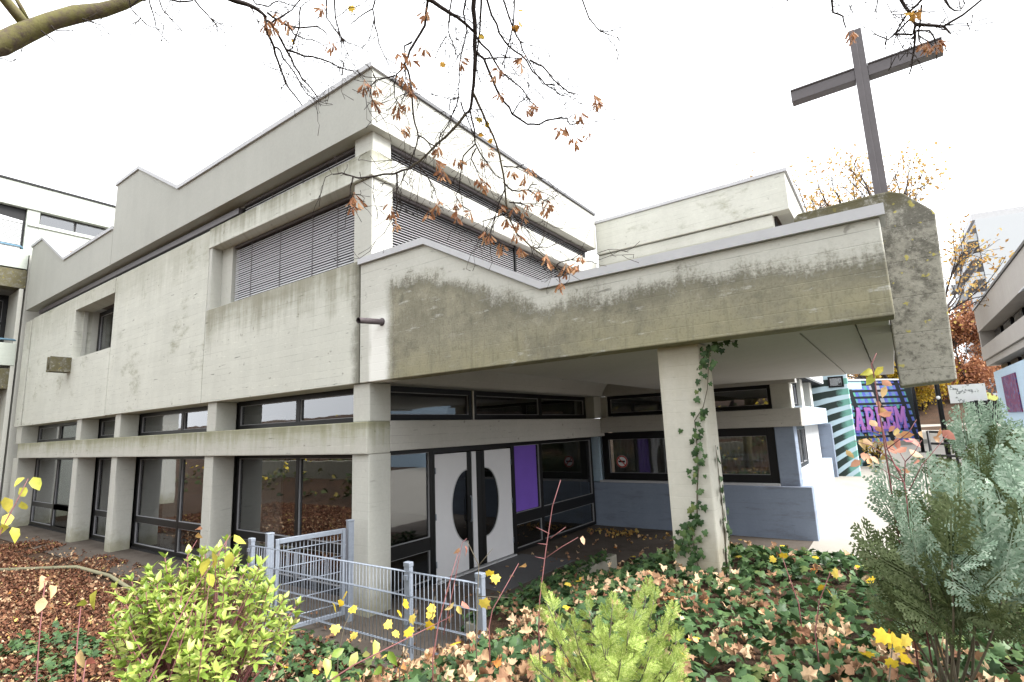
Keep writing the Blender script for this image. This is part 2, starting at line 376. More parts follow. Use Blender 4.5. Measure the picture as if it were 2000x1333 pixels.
m_path = concrete('pale_paving', (0.30, 0.28, 0.245), 0.0, 0.12, speck=0.15)
def asph(k, c, p, x, y, z, s, fn):
    n = k.noise(p, 1.1, 6, 0.7); g = k.noise(p, 120, 2, 0.6)
    c = k.mix(k.mr(n, 0.42, 0.65), c, (0.055, 0.042, 0.033))
    return k.mix(k.m('MULTIPLY', k.mr(g, 0.55, 0.7), 0.4), c, (0.16, 0.14, 0.12))
m_porch = concrete('worn_porch_paving', (0.082, 0.068, 0.056), 0.0, 0.2, custom=asph, speck=0.2)
m_slab = concrete('grey_mat_slab', (0.10, 0.10, 0.105), 0.0, 0.2, speck=0.2)
k = NT('leaf_mould_soil', 0.95, 0.15); p = k.pos()[0]
n1 = k.noise(p, 1.2, 6, 0.7); n2 = k.noise(p, 40, 4, 0.8)
k.color(k.mix(k.mr(n2, 0.35, 0.7), k.mix(k.mr(n1, 0.4, 0.6), (0.030, 0.024, 0.018), (0.055, 0.035, 0.023)), (0.09, 0.05, 0.03))); k.bump(n2, 0.8, 0.03)
m_soil = k.mat
m_bark = concrete('mossy_bark', (0.11, 0.085, 0.065), 0.0, 0.3, speck=0.6, bump=0.9,
    custom=lambda k, c, p, x, y, z, s, fn: k.mix(k.m('MULTIPLY', k.mr(k.noise(p, 14, 6, 0.75), 0.38, 0.60), 0.85), c, (0.16, 0.15, 0.055)))
m_twig = plain('dark_twig_bark', (0.035, 0.027, 0.024), 0.8, 0.2, 0.3, 20)
m_twigl = plain('olive_twig_bark', (0.10, 0.085, 0.06), 0.8, 0.2, 0.3, 20)
m_stem = plain('reddish_stem_bark', (0.19, 0.075, 0.075), 0.6, 0.3, 0.25, 20)
m_ivy = leafy('ivy_leaf', [(0, (0.020, 0.046, 0.016)), (0.35, (0.042, 0.084, 0.030)), (0.7, (0.070, 0.126, 0.048)), (0.9, (0.085, 0.140, 0.050)), (1, (0.15, 0.18, 0.06))], 0.45, 0.22, 0.12)
m_dry = leafy('dry_fallen_leaf', [(0, (0.17, 0.08, 0.045)), (0.3, (0.33, 0.19, 0.11)), (0.6, (0.46, 0.30, 0.175)), (0.9, (0.62, 0.47, 0.31)), (1, (0.44, 0.17, 0.04))], 0.75, 0.2, 0.2)
m_litter = leafy('brown_leaf_litter', [(0, (0.055, 0.026, 0.016)), (0.4, (0.125, 0.052, 0.03)), (0.75, (0.19, 0.082, 0.045)), (0.93, (0.27, 0.15, 0.085)), (0.97, (0.42, 0.30, 0.18)), (1, (0.50, 0.40, 0.10))], 0.8, 0.2, 0.1)
m_yel = leafy('yellow_maple_leaf', [(0, (0.62, 0.42, 0.03)), (0.5, (0.72, 0.54, 0.05)), (1, (0.66, 0.52, 0.12))], 0.5, 0.3, 0.3)
m_lime = leafy('lime_shrub_leaf', [(0, (0.16, 0.25, 0.035)), (0.5, (0.31, 0.41, 0.075)), (0.85, (0.45, 0.52, 0.13)), (1, (0.62, 0.61, 0.22))], 0.4, 0.4, 0.3)
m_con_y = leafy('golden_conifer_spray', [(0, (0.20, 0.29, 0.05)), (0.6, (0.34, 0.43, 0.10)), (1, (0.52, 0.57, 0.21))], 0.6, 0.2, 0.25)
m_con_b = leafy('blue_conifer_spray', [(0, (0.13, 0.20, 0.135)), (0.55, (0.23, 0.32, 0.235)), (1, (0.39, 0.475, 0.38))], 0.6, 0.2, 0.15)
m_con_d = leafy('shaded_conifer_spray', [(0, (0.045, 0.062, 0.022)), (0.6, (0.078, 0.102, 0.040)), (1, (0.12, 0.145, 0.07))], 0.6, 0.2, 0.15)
m_pink = leafy('pinkish_autumn_leaf', [(0, (0.42, 0.16, 0.13)), (0.35, (0.52, 0.27, 0.17)), (0.6, (0.56, 0.38, 0.22)), (0.85, (0.45, 0.36, 0.10)), (1, (0.40, 0.10, 0.11))], 0.5, 0.3, 0.35)
m_yg = leafy('yellow_green_sapling_leaf', [(0, (0.30, 0.33, 0.05)), (1, (0.52, 0.45, 0.08))], 0.5, 0.3, 0.35)
m_seed = leafy('dry_maple_seed', [(0, (0.23, 0.095, 0.045)), (0.5, (0.36, 0.17, 0.08)), (1, (0.50, 0.30, 0.16))], 0.6, 0.3, 0.3)
m_org = leafy('orange_tree_leaf', [(0, (0.30, 0.16, 0.055)), (0.5, (0.45, 0.27, 0.085)), (1, (0.54, 0.40, 0.13))], 0.6, 0.2, 0.3)
m_beech = leafy('copper_tree_leaf', [(0, (0.19, 0.075, 0.045)), (0.5, (0.30, 0.13, 0.07)), (1, (0.42, 0.21, 0.10))], 0.6, 0.2, 0.3)
m_hedge = leafy('yellow_hedge_leaf', [(0, (0.20, 0.16, 0.03)), (0.5, (0.42, 0.28, 0.03)), (1, (0.50, 0.36, 0.04))], 0.6, 0.2, 0.3)
m_green = leafy('dark_tree_leaf', [(0, (0.03, 0.05, 0.02)), (0.6, (0.07, 0.085, 0.03)), (1, (0.22, 0.17, 0.04))], 0.6, 0.2, 0.2)
m_grass = plain('grass_bank_green', (0.16, 0.17, 0.04), 0.9, 0.2, 0.4, 3)

# ------------------------------------------------------------------ ground
def sm(a, b, t):
    t = np.clip((t - a) / (b - a), 0, 1); return t * t * (3 - 2 * t)
def ground_h(x, y):
    x = np.asarray(x, float); y = np.asarray(y, float)
    bed = (0.34 * sm(-6.9, -5.2, x) + 0.66 * sm(-4.0, -1.7, x)) * (1 - sm(6.1, 9.3, y)) + 0.10 * (1 - sm(1.5, 4.5, y)) * sm(-5, -2, x)
    inside = np.where(y > 3.66, sm(-4.30, -4.12, x), 1.0)          # the porch is cut into the bed
    pocket = np.where((y > 3.66) & (y < 5.0), sm(-3.1, -2.9, x), 1.0)
    bed = bed * inside * pocket
    hill = 0.34 * np.maximum(0, -y - 1.5); hill = 6.5 * (1 - np.exp(-hill / 6.5))
    ramp = (0.75 * sm(12.8, 17.6, y) + 0.25 * sm(18, 32, y) + 0.9 * sm(32, 60, y)) * sm(-8, -3, x)
    bank = 4.5 * np.exp(-(((x - 3.2) / 5.0) ** 2 + ((y - 66) / 8.0) ** 2))
    return bed + hill + ramp + bank
def axis_pts(lo, hi, fine_lo, fine_hi, step, far=1.35):
    a = list(np.arange(fine_lo, fine_hi + 1e-6, step)); s = step
    while a[-1] < hi: s *= far; a.append(min(hi, a[-1] + s))
    s = step
    while a[0] > lo: s *= far; a.insert(0, max(lo, a[0] - s))
    return np.array(a)
gx = axis_pts(-500, 500, -9, 6, 0.12); gy = axis_pts(-300, 700, -1, 19, 0.12)
GX, GY = np.meshgrid(gx, gy)
GZ = ground_h(GX, GY) - 0.012
V = np.stack([GX, GY, GZ], -1).reshape(-1, 3); nx, ny = len(gx), len(gy)
ii = (np.arange(ny - 1)[:, None] * nx + np.arange(nx - 1)[None]).ravel()
gm = fast_mesh('ground', V, np.stack([ii, ii + 1, ii + nx + 1, ii + nx], -1), m_soil)
gm.polygons.foreach_set('use_smooth', [True] * len(gm.polygons))
link('ground', gm, m_soil, kind='structure')
def sheet(name, x0, x1, y0, y1, lift, mat, sx=0.3, sy=0.3):
    xs = np.arange(x0, x1 + 1e-6, (x1 - x0) / max(1, round((x1 - x0) / sx))); ys = np.arange(y0, y1 + 1e-6, (y1 - y0) / max(1, round((y1 - y0) / sy)))
    A, B = np.meshgrid(xs, ys); n = len(xs)
    V = np.stack([A, B, ground_h(A, B) + lift], -1).reshape(-1, 3)
    i = (np.arange(len(ys) - 1)[:, None] * n + np.arange(n - 1)[None]).ravel()
    me = fast_mesh(name, V, np.stack([i, i + 1, i + n + 1, i + n], -1), mat)
    me.polygons.foreach_set('use_smooth', [True] * len(me.polygons))
    return link(name, me, mat, kind='structure')
sheet('porch_floor', -6.62, -4.32, 3.78, 10.2, 0.004, m_porch)
sheet('porch_floor', -4.32, -1.5, 9.7, 12.54, 0.004, m_porch)
sheet('porch_floor', -6.62, -4.32, 10.2, 12.54, 0.004, m_porch)
sheet('porch_floor', -4.32, -3.05, 3.78, 4.95, 0.004, m_porch)
MB().box(-6.35, -5.15, 6.9, 9.1, 0.0, 0.012).build('door_mat_slab', m_slab, None, 0.004, kind='structure')
sheet('footpath', -1.62, 7, 9.7, 31, 0.008, m_path)
sheet('plaza', -14, 40, 31, 58, 0.010, m_path, 1, 1)
sheet('grass_bank', -14, 30, 58, 82, 0.02, m_grass, 1, 1)
sheet('facade_paving', -23.4, -6.62, 4.35, 5.6, 0.006, m_porch, 1, 1)
MB().box(-4.32, -4.16, 5.0, 8.8, -0.05, 0.27).build('planter_kerb', m_kerb, None, 0.015, kind='structure')
MB().tube([(-15.6, 2.9, 0.04), (-13.8, 4.1, 0.05), (-12.2, 4.15, 0.05), (-8.6, 3.7, 0.05)], 0.04, 4).build('path_edging', m_edge, None, kind='structure')

# ------------------------------------------------------------------ main building
bld = thing('community_centre', (-6.3, 5.05, 0), 'long grey board-marked concrete building with dark windows, projecting canopy and white double door', 'building')
def wb(mb, ax, pl, a0, a1, d0, d1, z0, z1):
    if ax == 'y': mb.box(a0, a1, pl + d0, pl + d1, z0, z1)          # wall facing -y
    else: mb.box(pl - d1, pl - d0, a0, a1, z0, z1)                  # wall facing +x
def window(parent, ax, pl, a0, a1, z0, z1, vs=(), rails=(), fw=0.06, dep=0.09, glass=None, mw=0.06):
    fr = MB()
    wb(fr, ax, pl, a0, a0 + fw, 0, dep, z0, z1); wb(fr, ax, pl, a1 - fw, a1, 0, dep, z0, z1)
    wb(fr, ax, pl, a0 + fw, a1 - fw, 0, dep, z0, z0 + fw); wb(fr, ax, pl, a0 + fw, a1 - fw, 0, dep, z1 - fw, z1)
    edges = [a0 + fw]
    for v_ in vs: wb(fr, ax, pl, v_ - mw / 2, v_ + mw / 2, 0.002, dep, z0 + fw, z1 - fw); edges += [v_ - mw / 2, v_ + mw / 2]
    edges.append(a1 - fw)
    cells = [(edges[i], edges[i + 1]) for i in range(0, len(edges), 2)]
    zs = [z0 + fw]
    for (r0, r1) in rails: zs += [r0, r1]
    zs.append(z1 - fw); zc = [(zs[i], zs[i + 1]) for i in range(0, len(zs), 2)]
    for c0, c1 in cells:
        for (r0, r1) in rails: wb(fr, ax, pl, c0, c1, 0.004, dep, r0, r1)
    w = fr.build('window', m_frame, parent, 0.004)
    bead = MB()
    for c0, c1 in cells:
        for q0, q1 in zc:
            g = MB(); wb(g, ax, pl, c0, c1, dep * 0.45, dep * 0.45 + 0.008, q0, q1)
            g.build('pane', glass or m_glass, w)
            b = 0.009
            wb(bead, ax, pl, c0, c0 + b, 0.015, dep * 0.42, q0, q1); wb(bead, ax, pl, c1 - b, c1, 0.015, dep * 0.42, q0, q1)
            wb(bead, ax, pl, c0 + b, c1 - b, 0.015, dep * 0.42, q0, q0 + b); wb(bead, ax, pl, c0 + b, c1 - b, 0.015, dep * 0.42, q1 - b, q1)
    bead.build('glazing_bead', m_bead, w)
    return w
F = 5.05
B = 0.012
# upper panels of the left facade
mb = MB(); mb.box(-11.085, -6.315, F, F + 0.42, 3.19, 5.06); mb.build('facade_panel', m_wall_a, bld, B)
mb = MB(); mb.box(-16.06, -11.105, F, F + 0.42, 3.19, 6.77); mb.build('facade_panel', m_wall, bld, B)
mb = MB(); mb.box(-23.15, -18.97, F, F + 0.42, 3.19, 6.77); mb.box(-18.97, -16.08, F, F + 0.42, 3.19, 4.92); mb.box(-18.97, -16.08, F, F + 0.42, 6.37, 6.77); mb.build('facade_panel', m_wall, bld)
# small recessed opening
mb = MB(); mb.box(-19.1, -18.965, F + 0.422, F + 0.7, 4.9, 6.4); mb.box(-18.963, -18.93, F + 0.2, F + 0.30, 4.93, 6.36); mb.build('reveal', m_col, bld)
window(bld, 'y', F + 0.56, -18.93, -16.1, 4.93, 6.36, [-17.5], fw=0.12)
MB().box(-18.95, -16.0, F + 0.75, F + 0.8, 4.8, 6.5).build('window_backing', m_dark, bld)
# wide mid band round the corner
mb = MB(); mb.box(-11.085, -6.03, F - 0.012, F + 0.4, 6.37, 6.79); mb.build('spandrel_band', m_band, bld, B)
mb = MB(); mb.box(-6.45, -6.03, F + 0.402, 12.75, 6.37, 6.79); mb.build('spandrel_band', m_col, bld, B)
# corner column, full height in pieces
mb = MB(); mb.box(-6.5, -6.08, F + 0.04, F + 0.46, 3.2, 6.36); mb.build('column', m_col, bld, B)
mb = MB(); mb.box(-6.6, -6.16, F + 0.12, F + 0.50, 6.792, 7.24); mb.build('column', m_col, bld, B)
# roof fascias
prof = [(-24.15, 9.5), (-22.95, 9.5), (-20.45, 8.2), (-16.5, 8.2), (-16.5, 9.47), (-15.05, 9.43), (-12.68, 8.17), (-6.02, 8.17)]
poly = [(-24.15, 7.2), (-16.53, 7.2), (-16.53, 8.2), (-20.45, 8.2), (-22.95, 9.5), (-24.15, 9.5)]
MB().prism_y(poly, F - 0.02, F + 0.28).build('roof_fascia', m_fascia, bld)
poly = [(-16.51, 7.2), (-6.02, 7.2), (-6.02, 8.17), (-12.68, 8.17), (-15.05, 9.45), (-16.51, 9.45)]
MB().prism_y(poly, F - 0.02, F + 0.28).build('roof_fascia', m_fascia, bld)
mb = MB(); mb.box(-6.32, -6.02, F + 0.282, 12.78, 7.2, 8.17); mb.build('roof_fascia', m_col, bld, B)
def coping(pts, y0, y1, h=0.09):
    up = [(x, z + h) for x, z in pts]
    return MB().prism_y(list(pts) + up[::-1], y0, y1)
coping([(-24.2, 9.5), (-22.95, 9.5), (-20.45, 8.2), (-16.52, 8.2)], F - 0.06, F + 0.34).build('coping', m_coping, bld)
coping([(-16.56, 9.45), (-15.05, 9.45), (-12.68, 8.17), (-5.98, 8.17)], F - 0.06, F + 0.34).build('coping', m_coping, bld)
mb = MB(); mb.box(-6.36, -5.98, F + 0.342, 12.78, 8.17, 8.235); mb.build('coping', m_trim, bld)
# saw-tooth roof behind the fascia
rp = [(-24.1, 9.3), (-22.95, 9.3), (-20.45, 8.0), (-16.52, 8.0), (-16.5, 9.3), (-15.05, 9.28), (-12.68, 8.0), (-6.35, 8.0), (-6.35, 7.6), (-24.1, 7.6)]
MB().prism_y(rp[::-1], F + 0.36, 13.4).build('roof', m_rooft, bld)
for i in range(6):
    q = F + 0.9 + i * 1.3
    MB().prism_y([(-22.85, 9.262), (-20.5, 8.04), (-20.5, 8.09), (-22.85, 9.312)], q, q + 0.06).build('glazing_bar', m_coping, bld)
# slot below the fascia: soffit, dark strip, high windows with blinds
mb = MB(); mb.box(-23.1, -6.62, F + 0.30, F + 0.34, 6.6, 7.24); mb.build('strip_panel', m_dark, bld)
mb = MB(); mb.box(-23.3, -10.3, F + 0.16, F + 0.24, 6.98, 7.10); mb.build('strip_rail', m_steel, bld)
mb = MB(); mb.box(-24.0, -6.3, F + 0.29, F + 0.9, 7.16, 7.20); mb.build('soffit', m_soffit, bld)
def blind(ax, pl, a0, a1, z0, z1, pitch=0.045, tilt=58, tapes=()):
    root = MB(); wb(root, ax, pl, a0, a1, 0.0, 0.07, z1 - 0.05, z1)
    for t in list(tapes): wb(root, ax, pl, t - 0.006, t + 0.006, 0.012, 0.02, z0, z1 - 0.05)
    head = root.build('blind', m_steel, bld)
    n = int((z1 - z0 - 0.06) / pitch); w = 0.044; th = math.radians(tilt)
    # curved slat cross-section (depth, z)
    sec = [(-w / 2, 0), (-w / 6, 0.005), (w / 6, 0.005), (w / 2, 0)]
    ca, sa = math.cos(th), math.sin(th)
    sec = [(d * ca - z * sa, d * sa + z * ca) for d, z in sec]
    vs = []
    for a in (a0 + 0.01, a1 - 0.01):
        for d, z in sec: vs.append((a, 0.035 + d, z) if ax == 'y' else (-(0.035 + d), a, z))
    fs = [(i, i + 1, 5 + i, 4 + i) for i in range(3)]
    sl_ = MB().add(vs, fs, True).mesh('slat'); sl_.materials.append(m_slat)
    for i in range(n):
        z = z0 + 0.02 + i * pitch
        off = Matrix.Translation((0, pl, z) if ax == 'y' else (pl, 0, z))
        inst('slat', sl_, off @ Matrix.Rotation(rng.normal(0, 0.0003), 4, 'Y' if ax == 'y' else 'X'), head)
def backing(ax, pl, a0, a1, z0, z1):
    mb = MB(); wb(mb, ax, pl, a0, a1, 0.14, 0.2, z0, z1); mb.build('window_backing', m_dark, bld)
blind('y', F + 0.24, -10.52, -6.62, 5.07, 6.36, tapes=(-9.9, -8.9, -7.9, -7.2)); backing('y', F + 0.24, -10.98, -6.5, 5.06, 6.37)
mb = MB(); mb.box(-11.085, -10.98, F + 0.01, F + 0.42, 5.06, 6.37); mb.box(-10.98, -10.56, F + 0.22, F + 0.36, 5.06, 6.37); mb.build('reveal', m_col, bld)
blind('y', F + 0.22, -10.2, -6.75, 6.78, 7.17, tapes=(-9.2, -8.2))
blind('x', -6.22, 5.62, 12.6, 6.78, 7.17, tilt=34, tapes=(9.1,)); backing('x', -6.22, 5.5, 12.75, 6.6, 7.2)
blind('x', -6.22, 5.62, 12.6, 4.0, 6.36, tilt=34, tapes=(9.1,)); backing('x', -6.22, 5.5, 12.75, 4.0, 6.37)
MB().box(-6.24, -6.2, 5.5, 5.6, 4.0, 6.36).build('blind_guide', m_frame, bld)
MB().box(-6.24, -6.2, 9.08, 9.13, 4.0, 6.36).build('blind_guide', m_frame, bld)
# roof-level wall behind the right blinds and the volume at the back
mb = MB(); mb.box(-6.03, -1.30, 12.8, 13.1, 7.05, 7.93); mb.build('roof_fascia', m_wall, bld, B)
mb = MB(); mb.box(-6.03, -1.66, 12.86, 13.1, 3.4, 7.03); mb.build('facade_panel', m_wall, bld, B)
mb = MB(); mb.box(-1.60, -1.30, 13.102, 24, 7.05, 7.93); mb.build('roof_fascia', m_col, bld, B)
mb = MB(); mb.box(-1.9, -1.64, 13.102, 24, 3.4, 7.0); mb.build('facade_panel', m_dark, bld)
mb = MB(); mb.box(-6.05, -1.25, 12.76, 13.15, 7.932, 8.01); mb.build('coping', m_coping, bld)
mb = MB(); mb.box(-1.65, -1.25, 13.152, 24, 7.932, 8.01); mb.build('coping', m_coping, bld)
mb = MB(); mb.box(-6.03, -1.62, 13.15, 24, 7.6, 7.85); mb.build('roof', m_rooft, bld)
# canopy: gabled parapet, soffit, coffer, coping
zC = 4.0
poly = [(-6.285, 3.19), (0.11, 3.19), (0.11, zC), (-3.1, zC), (-4.93, 4.98), (-6.285, 4.98)]
MB().prism_y(poly, F, F + 0.25).build('canopy_parapet', m_parapet, bld, B)
coping([(-6.30, 4.98), (-4.93, 4.98), (-3.1, zC), (0.15, zC)], F - 0.045, F + 0.31, 0.095).build('coping', m_coping, bld)
for ya, yb in ((F + 0.252, 5.55), (6.07, 12.3)):
    MB().box(-0.16, 0.11 if ya > 6 else 0.075, ya, yb, 3.19, zC).build('canopy_parapet', m_soffit, bld, B)
    MB().box(-0.2, 0.15 if ya > 6 else 0.075, ya + 0.06, yb, zC, zC + 0.095).build('coping', m_coping, bld)
MB().box(-0.16, 0.078, 5.553, 6.067, 3.19, zC).build('canopy_parapet', m_soffit, bld)
mb = MB(); mb.box(-4.40, -0.64, 5.66, 12.1, 3.235, 3.5); mb.build('soffit', m_soffit, bld, 0.01)
mb = MB(); mb.box(-4.40, -0.175, 5.302, 5.64, 3.22, 3.5); mb.box(-0.62, -0.175, 5.66, 12.1, 3.228, 3.5); mb.build('soffit', m_soffit, bld, 0.006)
mb = MB(); mb.prism_y([(-6.03, 3.2), (-6.0, 3.2), (-5.78, 3.515), (-6.03, 3.515)], F + 0.253, 12.4); mb.build('coffer_side', m_soffit, bld, B)
mb = MB(); mb.box(-6.02, -0.3, F + 0.26, 12.7, 3.52, 3.7); mb.build('canopy_roof', m_rooft, bld)
# mossy pillar of the canopy
def pillar_stain(k, c, p, x, y, z, s, fn):
    n = k.noise(p, 3.5, 6, 0.7)
    return k.mix(k.m('MULTIPLY', k.mr(k.m('ADD', z, k.m('MULTIPLY', n, 0.7)), 1.95, 1.30), 0.6), c, (0.24, 0.19, 0.10))
m_pillar = concrete('stained_pillar_concrete', (0.47, 0.455, 0.40), 0.3, 0.14, custom=pillar_stain, speck=0.2, streak=[(3.2, 1.5, 0.35, (0.3, 0.25, 0.14))])
MB().box(-1.89, -1.47, 5.27, 5.68, -0.2, 3.20).build('pillar', m_pillar, bld, 0.015)
# rain spouts
mb = MB(); d = np.array([0.04, -0.47, -0.05]); p0 = np.array([-5.80, F + 0.02, 4.03])
mb.tube([p0, p0 + d], 0.042, 12, False); mb.tube([p0 + d, p0], 0.036, 12, False); mb.tube([p0 - d * 0.02, p0 + d * 0.06], 0.058, 12); mb.build('rain_spout', m_rust, bld)
mb = MB(); mb.box(-19.22, -18.9, 4.58, F - 0.003, 4.55, 4.60); mb.box(-19.22, -19.15, 4.58, F - 0.003, 4.602, 4.97); mb.box(-18.97, -18.9, 4.58, F - 0.003, 4.602, 4.97); mb.box(-19.148, -18.972, 4.62, F - 0.003, 4.602, 4.93); mb.build('rain_spout', m_block, bld)
# ground floor of the left facade: columns, beam, glazing
cols = [(-23.9, -23.35), (-18.2, -17.86), (-15.53, -15.2), (-10.92, -10.58), (-6.50, -6.13)]
for i, (a, b) in enumerate(cols):
    y1 = F + 0.46 if i else F + 0.9
    mb = MB(); mb.box(a, b, F + 0.05, y1, -0.05, 2.168); mb.build('column', m_col, bld, B)
    mb = MB(); mb.box(a, b, F + 0.06, y1, 2.632, 3.188); mb.build('column', m_col, bld, B)
MB().box(-24.0, -23.34, F + 0.0, F + 0.4, 3.19, 6.75).build('facade_panel', m_wall, bld)
mb = MB(); mb.box(-23.3, -11.185, F, F + 0.44, 2.17, 2.63); mb.build('ring_beam', m_beam, bld, B)
mb = MB(); mb.box(-11.17, -6.122, F, F + 0.44, 2.17, 2.63); mb.build('ring_beam', m_beam, bld, B)
mb = MB(); mb.box(-6.5, -6.12, F + 0.442, 12.95, 2.19, 2.64); mb.build('ring_beam', m_beam_clean, bld, B)
G = F + 0.5
bays = [(-23.34, -18.2, [-19.6, -21.2]), (-17.86, -15.53, []), (-15.2, -10.92, [-12.95]), (-10.58, -6.5, [-8.55])]
for a, b, vs in bays:
    window(bld, 'y', G, a, b, 0.05, 2.17, vs, [(0.62, 0.76)], 0.08, 0.1, mw=0.09)
    window(bld, 'y', G - 0.02, a, b, 2.64, 3.19, vs, [], 0.085, 0.1, mw=0.12)
    MB().box(a, b, G - 0.02, G + 0.2, -0.05, 0.05).build('sill', m_dark, bld)
# rooms behind the glass
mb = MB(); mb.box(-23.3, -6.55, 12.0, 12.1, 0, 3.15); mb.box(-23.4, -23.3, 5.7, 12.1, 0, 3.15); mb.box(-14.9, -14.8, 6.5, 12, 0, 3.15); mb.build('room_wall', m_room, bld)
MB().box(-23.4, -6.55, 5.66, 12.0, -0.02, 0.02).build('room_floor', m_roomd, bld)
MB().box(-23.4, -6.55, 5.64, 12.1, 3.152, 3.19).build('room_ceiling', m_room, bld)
MB().box(-23.4, -6.625, F + 0.41, 6.2, 3.193, 3.6).build('soffit', m_soffit, bld)
for x_ in (-22.4, -16.9, -14.2, -9.9):
    MB().box(x_ - 0.35, x_ + 0.3, 5.9, 5.95, 0.05, 2.9).build('curtain', m_curtain, bld)
MB().box(-8.2, -7.9, 6.6, 6.9, 0.02, 3.15).build('column', m_col, bld)
MB().box(-9.5, -6.55, 12.62, 12.7, 0, 3.15).build('room_wall', m_room, bld)
MB().box(-9.5, -6.55, 12.1, 12.62, 3.152, 3.19).build('room_ceiling', m_room, bld)
# door wall (faces +x)
X0 = -6.4
window(bld, 'x', X0, 5.52, 6.66, 0.04, 2.18, [], [(0.56, 0.76)], 0.06, 0.1)
window(bld, 'x', X0, 8.98, 12.5, 0.04, 2.18, [10.05], [(0.56, 0.78)], 0.07, 0.1, mw=0.1)
window(bld, 'x', X0 + 0.02, 5.52, 7.72, 2.65, 3.19, [], [], 0.09, 0.1)
window(bld, 'x', X0 + 0.02, 7.76, 12.25, 2.65, 3.19, [10.1], [], 0.09, 0.1, mw=0.12)
MB().box(-6.42, -6.36, 7.725, 7.755, 2.6, 3.19).build('pipe', m_curtain, bld)
MB().box(-6.5, -6.14, 12.26, 12.7, 2.65, 3.19).build('column', m_col, bld)
mb = MB(); mb.box(X0 - 0.1, X0, 6.662, 6.72, 0.02, 2.18); mb.box(X0 - 0.1, X0, 8.93, 8.978, 0.02, 2.18); mb.box(X0 - 0.1, X0, 6.722, 8.928, 2.09, 2.18); mb.build('door_frame', m_frame, bld)
MB().box(X0 - 0.2, X0 + 0.05, 6.7, 8.95, -0.02, 0.03).build('door_sill', m_coping, bld)
def door_leaf(y0, y1, side, swing=0.0):
    """white leaf with a half-ellipse of glass cut in at its meeting edge (side = +1: at y1)"""
    z0, z1 = 0.05, 2.07; zc, rz, ry = 1.14, 0.62, 0.42
    ye = y1 if side > 0 else y0; yo = y0 if side > 0 else y1
    arc = [(ye - side * ry * math.sin(t), zc - rz * math.cos(t)) for t in np.linspace(0, math.pi, 25)]
    poly = [(yo, z0), (ye, z0)] + arc + [(ye, z1), (yo, z1)]
    if side < 0: poly = poly[::-1]
    dl = MB().prism_x(poly, X0 - 0.055, X0 - 0.01).build('door', m_doorw, bld)
    g = [(ye, zc - rz)] + arc[1:-1] + [(ye, zc + rz)]
    if side > 0: g = g[::-1]
    MB().prism_x(g, X0 - 0.04, X0 - 0.03).build('pane', m_glassd, dl)
    MB().tube([(X0 - 0.012, a, b) for a, b in arc], 0.012, 6).build('trim', m_coping, dl)
    MB().box(X0 - 0.055, X0 - 0.012, ye, ye + side * 0.09, z0, z1).build('stile', m_frame, dl)
    return dl
for y_ in (6.735, 8.915):
    for z_ in (0.3, 1.05, 1.8): MB().tube([(X0 - 0.004, y_, z_ - 0.05), (X0 - 0.004, y_, z_ + 0.05)], 0.012, 8).build('hinge', m_galv, bld)
d1 = door_leaf(6.73, 7.56, 1); d2 = door_leaf(8.08, 8.92, -1)
MB().box(X0 - 0.05, X0 - 0.005, 7.70, 7.82, 0.05, 2.07).build('door', m_doorw, bld)
mb = MB(); mb.box(X0 - 0.06, X0 - 0.015, 7.825, 7.985, 0.05, 2.07); mb.box(X0 - 0.06, X0 - 0.015, 7.655, 7.695, 0.05, 2.07); mb.build('door_frame', m_frame, bld)
MB().tube([(X0 + 0.03, 7.60, 0.85), (X0 + 0.06, 7.60, 0.9), (X0 + 0.06, 7.60, 1.25), (X0 + 0.03, 7.60, 1.3)], 0.014, 6).build('handle', m_galv, d1)
MB().box(X0 - 0.043, X0 - 0.040, 9.07, 9.92, 0.80, 2.10).build('poster', m_purple, bld)
# back wall of the porch (faces -y): low blue wall, window, columns
YB = 12.55
MB().box(-6.6, -1.53, YB, YB + 0.3, -0.05, 1.05).build('parapet_wall', m_blue, bld, B)
MB().prism_x([(YB + 0.302, -0.15), (17.3, -0.15), (17.3, 1.34), (YB + 0.302, 1.05)], -1.80, -1.53).build('parapet_wall', m_bluew, bld, B)
MB().box(-6.6, -6.27, YB + 0.15, YB + 0.5, 1.052, 2.19).build('column', m_bluel, bld, B)
MB().box(-2.12, -1.74, YB + 0.1, YB + 0.5, 1.052, 2.28).build('column', m_blue, bld, B)
MB().box(-6.118, -1.56, YB - 0.04, YB + 0.4, 2.28, 2.66).build('ring_beam', m_beam_clean, bld, B)
MB().box(-1.94, -1.56, YB + 0.402, 17.9, 2.28, 2.70).build('ring_beam', m_bluew, bld, B)
window(bld, 'y', YB + 0.16, -6.2, -2.13, 1.10, 2.27, [-4.1], [], 0.17, 0.12, mw=0.22)
MB().box(-6.27, -2.12, YB + 0.03, YB + 0.4, 1.052, 1.10).build('sill', m_coping, bld)
MB().box(-6.2, -1.8, YB + 0.8, YB + 0.86, 0.9, 3.2).build('room_wall', m_roomd, bld)
# pleated curtains behind the back window
for c0, c1 in ((-6.0, -4.2), (-4.0, -2.3)):
    n = 60; xs = np.linspace(c0, c1, n)
    vs = [(x_, YB + 0.42 + 0.035 * math.sin(i * 1.9) + 0.02 * rng.normal() * 0.3, z_) for z_ in (1.15, 2.25) for i, x_ in enumerate(xs)]
    MB().add(vs, [(i, i + 1, n + i + 1, n + i) for i in range(n - 1)], True).build('curtain', m_curtain, bld)
MB().box(-6.14, -5.98, YB + 0.1, YB + 0.45, 2.662, 3.19).build('column', m_col, bld)
window(bld, 'y', YB + 0.16, -5.98, -4.25, 2.68, 3.19, [], [], 0.08, 0.1); window(bld, 'y', YB + 0.16, -4.25, -2.1, 2.68, 3.19, [], [], 0.08, 0.1)
MB().box(-2.1, -1.72, YB + 0.06, YB + 0.5, 2.662, 3.19).build('column', m_col, bld, B)
